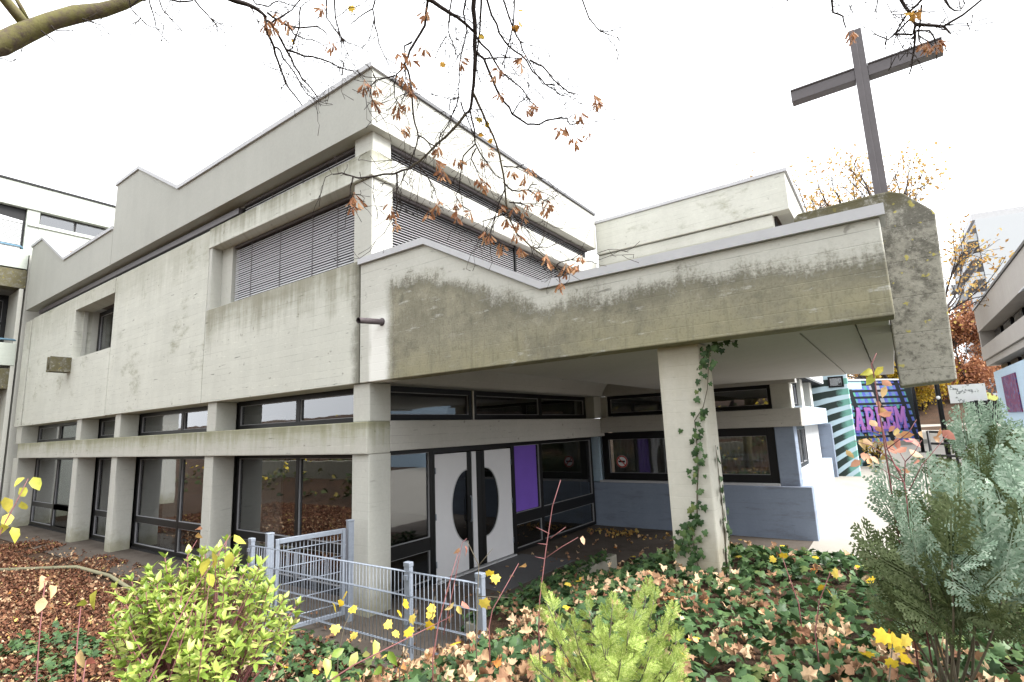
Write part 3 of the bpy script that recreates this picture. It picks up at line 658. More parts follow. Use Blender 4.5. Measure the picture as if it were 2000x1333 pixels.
MB().box(-6.0, -1.6, YB + 0.0, YB + 0.3, 3.192, 3.5).build('facade_panel', m_soffit, bld)
# right return wall with windows
window(bld, 'x', -1.82, 13.4, 15.0, 1.35, 2.27, [14.2], [], 0.08, 0.1)
mb = MB(); mb.box(-2.1, -1.83, 13.05, 13.4, 1.1, 2.28); mb.box(-2.1, -1.83, 15.0, 17.9, 1.1, 2.28); mb.box(-2.1, -1.83, 13.4, 15.0, 1.06, 1.35); mb.build('facade_panel', m_wallw, bld)
window(bld, 'x', -1.84, 13.2, 14.6, 2.72, 3.3, [13.9], [], 0.07, 0.1, glass=m_glass)
for y_ in (14.6, 16.4): MB().box(-2.0, -1.75, y_, y_ + 0.4, 2.71, 3.4).build('column', m_col, bld, B)
mb = MB(); mb.box(-2.4, -2.2, 13.1, 18, 0.9, 3.4); mb.build('room_wall', m_room, bld)
mb = MB(); mb.box(-2.1, -1.55, 12.9, 18.0, 3.41, 3.9); mb.build('facade_panel', m_wallw, bld)
MB().box(-2.2, -1.5, 17.95, 18.25, -0.05, 2.26).build('column', m_blue, bld, B)

# no-smoking sign on the back window
sg = thing('no_smoking_sign', (-5.62, YB + 0.12, 1.45), 'round white no-smoking sign with red ring stuck on the porch window', 'sign')
def disc(cx, y, cz, r0, r1, n=32):
    if r0 == 0: return MB().add([(cx + r1 * math.cos(t), y, cz + r1 * math.sin(t)) for t in np.linspace(0, 2 * math.pi, n, False)], [tuple(range(n))])
    v = []
    for t in np.linspace(0, 2 * math.pi, n, False): v += [(cx + r * math.cos(t), y, cz + r * math.sin(t)) for r in (r0, r1)]
    return MB().add(v, [(2 * i, 2 * i + 1, (2 * i + 3) % (2 * n), (2 * i + 2) % (2 * n)) for i in range(n)])
sx_, sz_ = at_y(1215, 902, YB + 0.15)[[0, 2]]
m_red = plain('sign_red', (0.42, 0.045, 0.04), 0.5, 0.3); m_blk = plain('sign_black', (0.02, 0.02, 0.02), 0.5, 0.3)
disc(sx_, YB + 0.150, sz_, 0, 0.15).build('plate', m_white, sg); disc(sx_, YB + 0.146, sz_, 0.115, 0.147).build('ring', m_red, sg)
MB().add([(sx_ - 0.10, YB + 0.148, sz_ - 0.02), (sx_ + 0.08, YB + 0.148, sz_ - 0.02), (sx_ + 0.08, YB + 0.148, sz_ + 0.025), (sx_ - 0.10, YB + 0.148, sz_ + 0.025)], [(0, 1, 2, 3)]).build('cigarette', m_blk, sg)
c_ = 0.7071; MB().add([(sx_ + (u * c_ + v_ * c_), YB + 0.144, sz_ + (-u * c_ + v_ * c_)) for u, v_ in ((-0.12, -0.014), (0.12, -0.014), (0.12, 0.014), (-0.12, 0.014))], [(0, 1, 2, 3)]).build('bar', m_red, sg)

# ------------------------------------------------------------------ block and cross
blk = MB().prism_y([(0.082, 2.66), (0.455, 2.685), (0.505, 4.09), (0.49, 4.125), (0.31, 4.33), (0.22, 4.37), (0.08, 4.375), (-0.50, 4.36), (-0.54, 4.32), (-0.54, 4.11), (0.086, 4.105)], 5.56, 6.06)
blk = blk.build('concrete_block', m_block, None, 0.012); tag(blk, 'massive weathered concrete block with chamfered top at the right end of the canopy', 'concrete block')
cr = thing('cross', (0.2, 5.85, 4.38), 'tall dark metal cross standing on the weathered concrete block', 'cross')
yc = 5.86
def hbeam(mb, along, a0, a1, c0, w, t):
    """channel-like box: web with raised lips"""
    if along == 'z': mb.box(c0 - w / 2, c0 + w / 2, yc - t / 2, yc + t / 2, a0, a1); mb.box(c0 - w / 2 - 0.002, c0 + 0.0, yc - t / 2 - 0.006, yc - t / 2 + 0.01, a0, a1)
    else: mb.box(a0, a1, yc - t / 2 + 0.004, yc + t / 2 - 0.004, c0 - w / 2, c0 + w / 2); mb.box(a0, a1, yc - t / 2 - 0.008, yc - t / 2 + 0.02, c0 + w / 2 - 0.012, c0 + w / 2 + 0.004)
mb = MB(); hbeam(mb, 'z', 4.34, 6.16, 0.172, 0.105, 0.12); mb.build('upright', m_steel, cr, 0.004)
mb = MB(); hbeam(mb, 'x', -0.44, 0.118, 5.70, 0.125, 0.12); hbeam(mb, 'x', 0.226, 0.79, 5.70, 0.125, 0.12); mb.build('crossbar', m_steel, cr, 0.004)
#@@PART2@@
# closing pieces of the main building under the canopy
MB().box(-6.62, -6.034, F + 0.43, 12.72, 3.195, 4.0).build('canopy_beam', m_soffit, bld)

# ------------------------------------------------------------------ left wing
wing = thing('side_wing', (-24.6, 4.6, 0), 'pale concrete wing with blinds and blue balcony rails at the far left edge', 'building')
XW = -24.5
m_mint = concrete('pale_mint_concrete', (0.40, 0.43, 0.385), 0.5, 0.08, speck=0.05)
m_bluerail = plain('blue_rail_paint', (0.10, 0.19, 0.26), 0.5, 0.4)
def wbx(name, x0, x1, y0, y1, z0, z1, m, bev=0.0): return MB().box(x0, x1, y0, y1, z0, z1).build(name, m, wing, bev)
wbx('roof_fascia', XW - 0.4, XW, 0.5, 16, 11.02, 11.92, m_mint, B)
MB().box(XW - 0.45, XW + 0.04, 0.5, 16, 11.921, 11.99).build('coping', m_frame, wing)
wbx('wall', XW - 3.0, XW - 0.45, 0.5, 16, 8.0, 11.9, m_room)
wbx('column', XW - 0.4, XW - 0.06, 4.86, 5.22, 9.3, 11.018, m_mint, B)
wbx('sill', XW - 0.4, XW - 0.0, 4.9, 16, 10.40, 10.52, m_mint)
wbx('facade_panel', XW - 0.4, XW - 0.05, 5.222, 16, 9.3, 10.398, m_mint)
window(wing, 'x', XW - 0.2, 5.24, 7.3, 10.53, 11.0, [6.3], [], 0.03, 0.08)
wbx('spandrel_band', XW - 0.4, XW, 0.5, 5.02, 8.76, 9.46, m_mint, B)
wbx('floor_beam', XW - 0.6, XW - 0.02, 0.5, 5.04, 8.05, 8.72, m_block, B)
wbx('balcony_back', XW - 1.5, XW - 1.3, 0.5, 4.9, 4.4, 8.05, m_dark)
window(wing, 'x', XW - 1.28, 2.2, 4.86, 5.9, 7.9, [3.6, 4.3], [(6.9, 7.0)], 0.12, 0.1)
wbx('wall', XW - 0.5, XW - 0.05, 5.06, 16, -0.1, 9.29, m_col)
wbx('return_wall', XW - 1.3, XW - 0.02, 4.88, 5.0, 0, 8.04, m_col, B)
wbx('balcony_front', XW - 0.3, XW, 0.5, 4.98, 5.30, 6.08, m_mint, B)
wbx('floor_beam', XW - 0.6, XW - 0.03, 0.5, 5.0, 4.5, 5.2, m_block, B)
wbx('wall', XW - 1.2, XW - 0.8, 0.5, 4.88, -0.2, 4.5, m_col)
wbx('balcony_floor', XW - 1.3, XW - 0.3, 0.5, 4.88, 5.25, 5.4, m_soffit)
for z_, y_ in ((9.56, 4.78), (6.2, 4.9)):
    MB().tube([(XW - 0.02, 0.5, z_), (XW - 0.02, y_, z_), (XW - 0.06, y_ + 0.06, z_ - 0.03), (XW - 0.15, y_ + 0.07, z_ - 0.12)], 0.035, 8).build('railing', m_bluerail, wing)
# drawn blind of the top window
for i in range(26):
    z_ = 9.5 + i * 0.05; dz = 0.0 if i < 20 else 0.03 * (i - 19)
    if i > 24: break
    v = [(XW - 0.12, 1.5, z_ + dz), (XW - 0.12, 4.78, z_ - dz * 1.2), (XW - 0.15, 4.78, z_ + 0.032 - dz * 1.2), (XW - 0.15, 1.5, z_ + 0.032 + dz)]
    MB().add(v, [(0, 1, 2, 3)]).build('slat', m_white, wing)
wbx('window_backing', XW - 0.35, XW - 0.2, 0.5, 4.86, 9.46, 11.018, m_frame)

# ------------------------------------------------------------------ right-hand background
k = NT('green_striped_mural', 0.8, 0.2); p, x, y, z = k.pos()
wv = k.m('SUBTRACT', z, k.m('MULTIPLY', k.m('ADD', x, 1.3), k.mr(z, 3.6, 0.6, 0.0, 0.85, False)))
st = k.m('FRACT', k.m('MULTIPLY', wv, 3.1)); edge = k.m('ADD', st, k.m('MULTIPLY', k.m('SUBTRACT', k.noise(p, 5, 3), 0.5), 0.12))
dk = k.mr(edge, 0.40, 0.46); side = k.mr(k.m('ADD', x, k.m('MULTIPLY', k.noise(p, 6, 3), 0.3)), -1.15, -0.95)
c = k.mix(dk, (0.48, 0.62, 0.68), k.mix(side, (0.035, 0.05, 0.045), (0.16, 0.36, 0.30)))
k.color(c); m_stripe = k.mat
sw = thing('striped_wall', (-1.4, 18.45, 0.6), 'wall painted with dark green and pale blue stripes beside the path, small window at its top', 'wall')
MB().box(-1.95, -0.97, 18.3, 18.6, -0.1, 4.4).build('wall', m_stripe, sw, 0.01)
window(sw, 'y', 18.24, -1.45, -1.06, 3.30, 3.62, [], [], 0.05, 0.05)
# HARLEM mural wall
k = NT('mural_brick_pattern', 0.8, 0.2); tc = k.N.new('ShaderNodeTexCoord'); sp = k.N.new('ShaderNodeSeparateXYZ'); k.L.new(tc.outputs['Object'], sp.inputs[0])
u, w_ = sp.outputs[0], sp.outputs[2]
row = k.m('FRACT', k.m('MULTIPLY', w_, 3.2)); lean = k.m('SUBTRACT', u, k.m('MULTIPLY', w_, -0.30))
cell = k.m('FRACT', k.m('MULTIPLY', lean, 0.62)); hue = k.m('FRACT', k.m('MULTIPLY', lean, 2.3))
pn = k.vec(u, w_)
c = k.mix(k.mr(hue, 0.35, 0.65), (0.075, 0.11, 0.42), (0.09, 0.34, 0.22))
c = k.mix(k.mr(k.noise(pn, 5, 3), 0.4, 0.7), c, (0.16, 0.16, 0.5))
gy_ = k.m('MULTIPLY', k.mr(lean, 2.75, 2.8), k.mr(lean, 3.5, 3.45)); c = k.mix(gy_, c, (0.32, 0.32, 0.36))
c = k.mix(k.m('MAXIMUM', k.mr(row, 0.60, 0.66), k.mr(cell, 0.80, 0.83)), c, (0.018, 0.022, 0.026))
c = k.mix(k.mr(k.m('ADD', u, k.m('MULTIPLY', w_, 0.25)), 4.95, 5.0), c, (0.02, 0.025, 0.025))
c = k.mix(k.m('MULTIPLY', k.mr(w_, 2.52, 2.56), k.mr(u, 1.55, 1.5)), c, (0.45, 0.60, 0.70))
k.color(c); m_mural = k.mat
pl_ = at(1652, 868, 30.0); sc_ = 29.5 / pl_[1]; pl_ = EYE + (pl_ - EYE) * sc_
d2_ = view_dir(1797, 843); pr_ = EYE + d2_ * (33.5 / d2_[1])
ang = math.atan2(pr_[1] - pl_[1], pr_[0] - pl_[0]); Lw = math.hypot(pr_[0] - pl_[0], pr_[1] - pl_[1])
MZ = float(ground_h(pl_[0], pl_[1])) - 0.1
mw = thing('graffiti_wall', (pl_[0], pl_[1], pl_[2]), 'wall with painted purple HARLEM graffiti on blue and green blocks', 'graffiti wall')
mw.rotation_euler = (0, 0, ang)
def local(name, mb, mat, par): 
    o = bpy.data.objects.new(name, mb.mesh(name)); COL.objects.link(o); o.data.materials.append(mat); o.parent = par; return o
local('wall', MB().box(-2.5, Lw, 0, 0.4, -1.2, 2.95), m_mural, mw)
local('coping', MB().box(-2.55, Lw + 0.05, -0.05, 0.45, 2.951, 3.02), m_white, mw)
local('plinth', MB().box(-2.5, Lw + 0.1, -0.35, -0.005, -1.2, 0.02), m_path, mw)
m_lp = plain('graffiti_purple', (0.36, 0.15, 0.42), 0.7, 0.2, 0.2, 4); m_lb = plain('graffiti_black', (0.012, 0.010, 0.02), 0.7, 0.2); m_lblue = plain('graffiti_blue_shade', (0.14, 0.12, 0.42), 0.7, 0.2)
GL = {'H': [((.15, 0), (.15, 1)), ((.65, 0), (.65, 1)), ((.15, .5), (.65, .5)), ((0, .06), (.3, .06)), ((.5, .06), (.8, .06)), ((0, .94), (.3, .94)), ((.5, .94), (.8, .94))],
      'A': [((.12, 0), (.38, 1)), ((.64, 0), (.42, 1)), ((.22, .34), (.58, .34)), ((0, .06), (.27, .06)), ((.5, .06), (.78, .06)), ((.26, .94), (.5, .94))],
      'R': [((.15, 0), (.15, 1)), ((0, .06), (.3, .06)), ((0, .94), (.45, .94)), ((.45, .94), (.6, .82)), ((.6, .84), (.6, .62)), ((.6, .62), (.45, .48)), ((.15, .48), (.47, .48)), ((.4, .48), (.62, .06)), ((.55, .06), (.78, .06))],
      'L': [((.15, 0), (.15, 1)), ((0, .06), (.66, .06)), ((0, .94), (.3, .94)), ((.66, 0), (.66, .3))],
      'E': [((.15, 0), (.15, 1)), ((0, .06), (.66, .06)), ((0, .94), (.64, .94)), ((.15, .5), (.5, .5)), ((.66, 0), (.66, .28)), ((.64, .72), (.64, 1)), ((.5, .38), (.5, .62))],
      'M': [((.13, 0), (.13, 1)), ((.83, 0), (.83, 1)), ((.15, 1), (.48, .3)), ((.81, 1), (.48, .3)), ((0, .06), (.28, .06)), ((.68, .06), (.96, .06)), ((0, .94), (.2, .94)), ((.76, .94), (.96, .94))]}
def glyph(ch, x0, z0, w, h, th, y0, y1):
    mb = MB()
    for i, ((a, b), (c_, d_)) in enumerate(GL[ch]):
        p_, q_ = np.array([x0 + a * w, z0 + b * h]), np.array([x0 + c_ * w, z0 + d_ * h]); t = q_ - p_; L = np.linalg.norm(t); t /= L; nn = np.array([-t[1], t[0]]) * th / 2
        e = t * th * 0.15; e2 = 0.0007 * i
        mb.prism_y([tuple(p_ - e - nn), tuple(q_ + e - nn), tuple(q_ + e + nn), tuple(p_ - e + nn)], y0 - e2, y1)
    return mb
xx = 0.02; hL = 1.02; wL = 0.86
for ch in 'HARLEM':
    adv = 0.83 if ch == 'M' else (0.62 if ch in 'LE' else 0.70)
    for (dx, dz, th, y0, mat_) in ((0, 0, 0.24, -0.030, m_lb), (0.03, -0.09, 0.2, -0.040, m_lblue), (0, 0, 0.15, -0.052, m_lp)):
        local('letter', glyph(ch, xx + dx, 0.62 + dz, wL * 0.86, hL, th, y0, -0.004), mat_, mw)
    xx += adv
lg = MB().box(-1.62, -0.84, 21.5, 21.8, 0.4, 1.78).build('low_wall', None); k = NT('low_wall_graffiti', 0.8, 0.2); p = k.pos()[0]; n = k.noise(p, 2.2, 3)
k.color(k.ramp(n, [(0.40, (0.018, 0.03, 0.028)), (0.56, (0.02, 0.035, 0.03)), (0.62, (0.25, 0.42, 0.5)), (0.7, (0.12, 0.42, 0.04)), (0.8, (0.02, 0.03, 0.03))])); lg.data.materials.append(k.mat)
tag(lg, 'dark low wall with green and blue graffiti between striped wall and mural', 'wall')
# posts and railing beside the path
for (bx, by, px_) in ((1797, 846, 27.0), (1846, 850, 23.0)):
    d_ = view_dir(bx, by); q = EYE + d_ * (px_ / d_[1]); gz = float(ground_h(q[0], q[1]))
    t = thing('path_post', (q[0], q[1], gz), ('thin' if px_ > 25 else 'thicker') + ' black steel post ' + ('close to the right edge of the graffiti wall' if px_ > 25 else 'standing by the dark path railing'), 'post', 'black posts beside the path')
    MB().tube([(q[0], q[1], gz - 0.3), (q[0], q[1], 5.4)], 0.065 if px_ > 25 else 0.075, 10).build('shaft', m_frame, t)
    MB().box(q[0] - 0.14, q[0] + 0.14, q[1] - 0.14, q[1] + 0.14, gz - 0.05, gz + 0.04).build('foot', m_frame, t)
    if px_ < 25: MB().tube([(q[0] - 0.02, q[1] - 0.16, 2.95), (q[0] - 0.02, q[1] - 0.08, 2.95)], 0.06, 12).build('lamp', m_white, t)
d_ = view_dir(1815, 865); r0 = EYE + d_ * (16.5 / d_[1]); gz = float(ground_h(r0[0], r0[1]))
rl = thing('path_railing', (r0[0], r0[1], gz), 'dark steel railing with three bars between path and blue conifers', 'railing')
r1 = r0 + np.array([1.5, 0.9, 0]); rt = 2.0
for z_ in (rt, rt - 0.28, rt - 0.56): MB().tube([(r0[0], r0[1], z_), (r1[0], r1[1], z_ - 0.12)], 0.028, 8).build('bar', m_frame, rl)
for t_ in (0, 0.33, 0.66, 1): 
    q = r0 + (r1 - r0) * t_; MB().tube([(q[0], q[1], gz - 0.1), (q[0], q[1], rt - 0.12 * t_ + 0.02)], 0.03, 8).build('post', m_frame, rl)
# building on the right: receding wall x = 5
rb = thing('school_building', (5.0, 30, 0.8), 'grey concrete building with recessed window bands and pale blue base at the right edge', 'building')
def rbx(name, y0, y1, z0, z1, m, x0=5.0, x1=12, bev=0.0): return MB().box(x0, x1, y0, y1, z0, z1).build(name, m, rb, bev)
YE = 44.0
m_rb = concrete('dusky_concrete', (0.33, 0.31, 0.285), 0.4, 0.1, speck=0.1)
rbx('roof_fascia', 20, YE, 7.35, 8.75, m_rb); rbx('coping', 20, YE + 0.1, 8.76, 8.88, m_frame, 4.94)
rbx('wall', 20, YE - 0.4, 6.2, 7.34, m_dark, 5.9); rbx('end_wall', YE - 0.4, YE, 6.2, 7.34, m_rb, 5.02)
rbx('spandrel_band', 20, YE, 5.55, 6.35, m_rb, 5.0, 5.6); rbx('floor_beam', 20, YE, 5.2, 5.53, m_rb, 5.12)
rbx('wall', 20, YE - 1.4, 4.5, 5.2, m_dark, 5.9)
rbx('base_wall', 20, YE - 1.0, 0, 4.75, m_bluel, 5.25)
for y_ in np.arange(22, 43, 3.2):
    MB().box(5.7, 5.86, y_, y_ + 2.2, 6.37, 7.3).build('window', m_frame, rb); MB().box(5.68, 5.69, y_ + 0.1, y_ + 2.1, 6.45, 7.2).build('pane', m_glass, rb)
    MB().box(5.7, 5.86, y_, y_ + 2.2, 4.77, 5.18).build('window', m_frame, rb)
k = NT('dark_red_painting', 0.7, 0.3); p = k.pos()[0]; k.color(k.ramp(k.noise(p, 3.2, 4, 0.7), [(0.30, (0.03, 0.03, 0.10)), (0.44, (0.10, 0.04, 0.12)), (0.52, (0.20, 0.03, 0.06)), (0.58, (0.06, 0.10, 0.26)), (0.7, (0.22, 0.16, 0.12))]))
pt = MB().box(5.19, 5.245, 36.2, 40.2, 2.35, 4.3).build('wall_painting', k.mat); tag(pt, 'small dark red and blue painting on the pale blue wall at right', 'painting')
aw = MB().add([(5.0, 24, 7.1), (5.0, 27.5, 7.1), (4.5, 27.5, 6.85), (4.5, 24, 6.85), (5.0, 24, 7.2), (5.0, 27.5, 7.2), (4.5, 27.5, 6.9), (4.5, 24, 6.9)], [(0, 1, 2, 3), (4, 7, 6, 5), (0, 3, 7, 4), (1, 5, 6, 2), (3, 2, 6, 7), (0, 4, 5, 1)]).build('awning', m_coping, rb)
# tower block far away
tw = thing('apartment_tower', (14, 100, 1), 'distant white high-rise block with stacked balconies above the trees', 'tower block')
m_tw = plain('tower_white_render', (0.44, 0.46, 0.48), 0.8, 0.2, 0.03, 0.2); m_twd = plain('tower_dark_opening', (0.05, 0.045, 0.045), 0.8, 0.2, 0.5, 0.6)
def px_at(px, py, y): d_ = view_dir(px, py); return EYE + d_ * (y / d_[1])
A0 = px_at(1904, 430, 100); A1 = px_at(1856, 500, 128); A2 = np.array([A0[0] + 26, A0[1] + 5, 0]); zt_ = A0[2]
e1 = (A1 - A0)[:2]; e2 = (A2 - A0)[:2]
cor = [A0[:2], A0[:2] + e2, A0[:2] + e2 + e1, A0[:2] + e1]
MB().prism_z([tuple(q) for q in cor], 0, zt_).build('tower_wall', m_tw, tw)
n1_ = np.array([-(e1[1]), e1[0]]); n1_ = n1_ / np.linalg.norm(n1_)
if n1_ @ e2 > 0: n1_ = -n1_
for fl in range(9):
    z_ = zt_ - 3.0 - fl * 2.9
    for s_ in range(5):
        t0, t1 = (s_ + 0.06) / 5, (s_ + 0.94) / 5; a = A0[:2] + e1 * t0; b_ = A0[:2] + e1 * t1
        MB().prism_z([tuple(a), tuple(a + n1_ * 0.06), tuple(b_ + n1_ * 0.06), tuple(b_)][::-1], z_ + 0.2, z_ + 2.4).build('window', m_twd, tw)
        if (s_ + fl) % 5 != 4: MB().prism_z([tuple(a + n1_ * 0.07), tuple(a + n1_ * 1.2), tuple(b_ + n1_ * 1.2), tuple(b_ + n1_ * 0.07)][::-1], z_, z_ + 1.05).build('balcony', m_tw, tw)
MB().prism_z([tuple(np.array(q) + n1_ * 0.3) for q in cor], zt_ + 0.01, zt_ + 1.0).build('roof_parapet', m_coping, tw)
# white board and black fence behind the grass
d_ = view_dir(1890, 766)
q = EYE + d_ * (50 / d_[1]); k = NT('scribbled_board', 0.7, 0.3); p = k.pos()[0]; k.color(k.ramp(k.noise(p, 1.6, 3, 0.6), [(0.40, (0.65, 0.68, 0.70)), (0.56, (0.62, 0.66, 0.66)), (0.60, (0.10, 0.12, 0.13)), (0.64, (0.66, 0.7, 0.7))]))
wbrd = MB().box(q[0] - 1.05, q[0] + 1.0, 50, 50.15, q[2] - 0.75, q[2] + 0.55).build('graffiti_board', k.mat); tag(wbrd, 'white board with dark scribbles in front of the autumn hedge', 'board')
bf = thing('black_fence', (q[0] + 0.6, 49, 1.5), 'black board fence below the scribbled white board', 'fence')
for i in range(9): MB().box(q[0] - 0.3 + i * 0.23, q[0] - 0.09 + i * 0.23, 48.96 + 0.03 * (i % 2), 49.04 + 0.03 * (i % 2), 1.4, q[2] - 0.72 + 0.04 * (i % 3)).build('board', m_frame, bf)

# ------------------------------------------------------------------ fence and gate at the light well
def at_z(px, py, z): d_ = view_dir(px, py); return EYE + d_ * ((z - EYE[2]) / d_[2])
ZT = 1.25
fp = [at_z(498, 1052, ZT), at_z(789, 1103, ZT), at_z(940, 1121, ZT)]
fy = np.mean([q[1] for q in fp]) 
fn = thing('mesh_fence', (fp[1][0], fy, 0), 'galvanised double-rod mesh fence with three posts in front of the entrance', 'fence')
for q in fp:
    pm = MB(); pm.box(q[0] - 0.035, q[0] + 0.035, fy - 0.025, fy + 0.025, -0.1, ZT); po = pm.build('post', m_galv, fn, 0.004)
    MB().box(q[0] - 0.039, q[0] + 0.039, fy - 0.029, fy + 0.029, ZT - 0.03, ZT + 0.012).build('cap', m_galv, po, 0.006)
    for z_ in (1.13, 0.75): MB().box(q[0] - 0.02, q[0] + 0.02, fy - 0.045, fy - 0.026, z_ - 0.02, z_ + 0.02).build('clip', m_galv, po)
for (xa, xb) in ((fp[0][0] + 0.03, fp[1][0]), (fp[1][0] + 0.02, fp[2][0])):
    for z_ in (1.185, 0.975, 0.765, 0.555):
        MB().tube([(xa, fy - 0.040, z_), (xb, fy - 0.040, z_)], 0.0048, 6).build('rail', m_galv, fn)
        MB().tube([(xa, fy - 0.020, z_), (xb, fy - 0.020, z_)], 0.0048, 6).build('rail', m_galv, fn)
    n = int((xb - xa) / 0.05)
    rod = MB().tube([(0, 0, 0), (0, 0, 0.69)], 0.0034, 5).mesh('rod'); rod.materials.append(m_galv)
    for i in range(1, n): inst('rod', rod, Matrix.Translation((xa + i * (xb - xa) / n, fy - 0.030, 0.50)), fn)
ga, gb = at_z(527, 1046, 1.26), at_z(684, 1020, 1.27)
gt = thing('mesh_gate', ((ga[0] + gb[0]) / 2, (ga[1] + gb[1]) / 2, 0.05), 'galvanised mesh gate hung between two square posts beside the corner column', 'gate')
gu = (gb - ga); gu[2] = 0; GLn = np.linalg.norm(gu); gu /= GLn; gn = np.array([gu[1], -gu[0], 0])
def gbox(a0, a1, hw, z0, z1, name, par=gt, mat=m_galv):
    q = [ga + gu * a0 + gn * hw, ga + gu * a1 + gn * hw, ga + gu * a1 - gn * hw, ga + gu * a0 - gn * hw]
    return MB().prism_z([(a[0], a[1]) for a in q], z0, z1).build(name, mat, par, 0.004)
p1 = gbox(-0.04, 0.04, 0.04, -0.05, 1.27, 'post'); gbox(-0.045, 0.045, 0.045, 1.272, 1.29, 'cap', p1, m_galv)
p2 = gbox(GLn - 0.04, GLn + 0.04, 0.04, -0.05, 1.28, 'post'); gbox(GLn - 0.045, GLn + 0.045, 0.045, 1.282, 1.30, 'cap', p2, m_galv)
gbox(0.07, 0.115, 0.02, 0.1, 1.2, 'stile'); gbox(GLn - 0.115, GLn - 0.07, 0.02, 0.1, 1.2, 'stile')
gbox(0.117, GLn - 0.117, 0.02, 1.14, 1.2, 'top_rail'); gbox(0.117, GLn - 0.117, 0.02, 0.1, 0.15, 'bottom_rail')
for z_ in (1.05, 0.85, 0.65, 0.45, 0.25):
    for s_ in (-0.009, 0.009):
        MB().tube([ga * [1, 1, 0] + gu * 0.1 + gn * s_ + np.array([0, 0, z_]), ga * [1, 1, 0] + gu * (GLn - 0.1) + gn * s_ + np.array([0, 0, z_])], 0.0045, 6).build('rail', m_galv, gt)
rod = MB().tube([(0, 0, 0), (0, 0, 1.0)], 0.0034, 5).mesh('rod'); rod.materials.append(m_galv)
n = int((GLn - 0.22) / 0.05)
for i in range(n + 1):
    q = ga + gu * (0.125 + i * (GLn - 0.25) / n); inst('rod', rod, Matrix.Translation((q[0], q[1], 0.145)), gt)

# ------------------------------------------------------------------ foliage pieces
def leaf_proto(w=0.24, fold=0.3, bend=-0.25, twist=0.0):
    t = np.array([0, 0.32, 0.68, 1.0]); hw = np.array([0, w, w * 0.82, 0]); z = bend * t ** 2
    m_ = [(twist * tt * tt, tt, zz) for tt, zz in zip(t, z)]
    V = m_ + [(-hw[1], t[1], z[1] + fold * hw[1]), (-hw[2], t[2], z[2] + fold * hw[2]), (hw[1], t[1], z[1] + fold * hw[1]), (hw[2], t[2], z[2] + fold * hw[2])]
    Fc = [(0, 6, 1), (0, 1, 4), (1, 6, 7), (1, 7, 2), (1, 2, 5), (1, 5, 4), (2, 7, 3), (2, 3, 5)]
    return np.array(V), np.array(Fc)
def lobed(half, centre, droop, curl, jit, seed):
    r_ = np.random.default_rng(seed)
    full = half + [(-x_, y_) for x_, y_ in half[-2:0:-1]]
    V = [(0, centre, 0.05)] + [(x_, y_, -droop * ((x_) ** 2 + (y_ - centre) ** 2) + curl * x_ * x_ + jit * r_.normal()) for x_, y_ in full]
    n = len(full)
    return np.array(V), np.array([(0, 1 + i, 1 + (i + 1) % n) for i in range(n)])[:, [0, 2, 1]]
IVY = [(0, 0), (.22, -.14), (.50, .0), (.37, .27), (.47, .52), (.2, .58), (0, 1.0)]
MAP = [(0, 0), (.20, -.07), (.40, -.08), (.40, .12), (.62, .30), (.44, .44), (.42, .70), (.20, .68), (0, 1.0)]
ivy_protos = [lobed(IVY, .32, .28, 0, .03, s_) for s_ in range(4)]
dry_protos = [lobed([(x_ * k_, y_) for x_, y_ in MAP], .35, -.3, c_, .15, s_) for s_, (c_, k_) in enumerate(((1.6, 1), (2.6, .7), (-2.0, .75), (5.0, .5), (-.7, 1), (6.0, .42), (-5, .5), (3.2, .6)))]
map_protos = [lobed(MAP, .35, .2, .15, .03, s_) for s_ in range(3)]
lit_protos = [leaf_proto(.3, f_, b_) for f_, b_ in ((.8, .3), (.3, -.4), (-.5, .5), (1.2, .2))]
def pos_noise(x, y, s=1.0, ph=0.0):
    return (np.sin(x * 2.1 * s + ph) * np.cos(y * 2.7 * s + 1.3 + ph) + 0.6 * np.sin(x * 5.3 * s + 2 + ph) * np.sin(y * 4.7 * s + ph) + 0.4 * np.sin(9.1 * x * s + y * 7.7 * s + ph)) / 2 + 0.5
def ground_scatter(name, protos, n, box_, size, mat, keep, lift, tilt=0.45, kind='stuff'):
    x = rng.uniform(box_[0], box_[1], n); y = rng.uniform(box_[2], box_[3], n)
    kk = keep(x, y); x, y = x[kk], y[kk]; z = ground_h(x, y) + rng.uniform(lift[0], lift[1], len(x))
    R = rot_mats(rng.uniform(0, 6.283, len(x)), rng.normal(0, tilt, len(x)), rng.normal(0, tilt, len(x)))
    S = rng.uniform(size[0], size[1], len(x)) 
    me = scatter(name, protos, np.stack([x, y, z], -1), R, S, mat)
    return link(name, me, None, kind=kind)
bedm = lambda x, y: ((0.34 * sm(-6.9, -5.2, x) + 0.66 * sm(-4.0, -1.7, x)) * (1 - sm(6.1, 9.3, y)) * np.where(y > fy - 0.05, sm(-4.25, -4.1, x), 1.0) * np.where((y > fy - 0.05) & (y < 4.97), sm(-3.05, -2.9, x), 1))
vis = lambda x, y: (x < 1.15 * y + 1.5) & (x > -1.6 * y - 2.5)
ground_scatter('ivy_cover', ivy_protos, 60000, (-6.3, 9, 0.4, 10.4), (0.045, 0.095), m_ivy, lambda x, y: vis(x, y) & (bedm(x, y) > 0.06 + 0.16 * pos_noise(x, y)) & (rng.random(len(x)) < 0.55 + 0.45 * pos_noise(x, y, .8)), (0.02, 0.12), 0.5)
ground_scatter('dry_leaf_cover', dry_protos, 24000, (-6.0, 8, 0.4, 8.5), (0.035, 0.085), m_dry, lambda x, y: vis(x, y) & (bedm(x, y) > 0.1) & (rng.random(len(x)) < 0.85 * np.clip((pos_noise(x, y, 1.0, 2.0) - 0.30) * 1.7, 0.03, 1) * (1 - 0.85 * sm(3.9, 5.5, y))), (0.07, 0.17), 0.6)
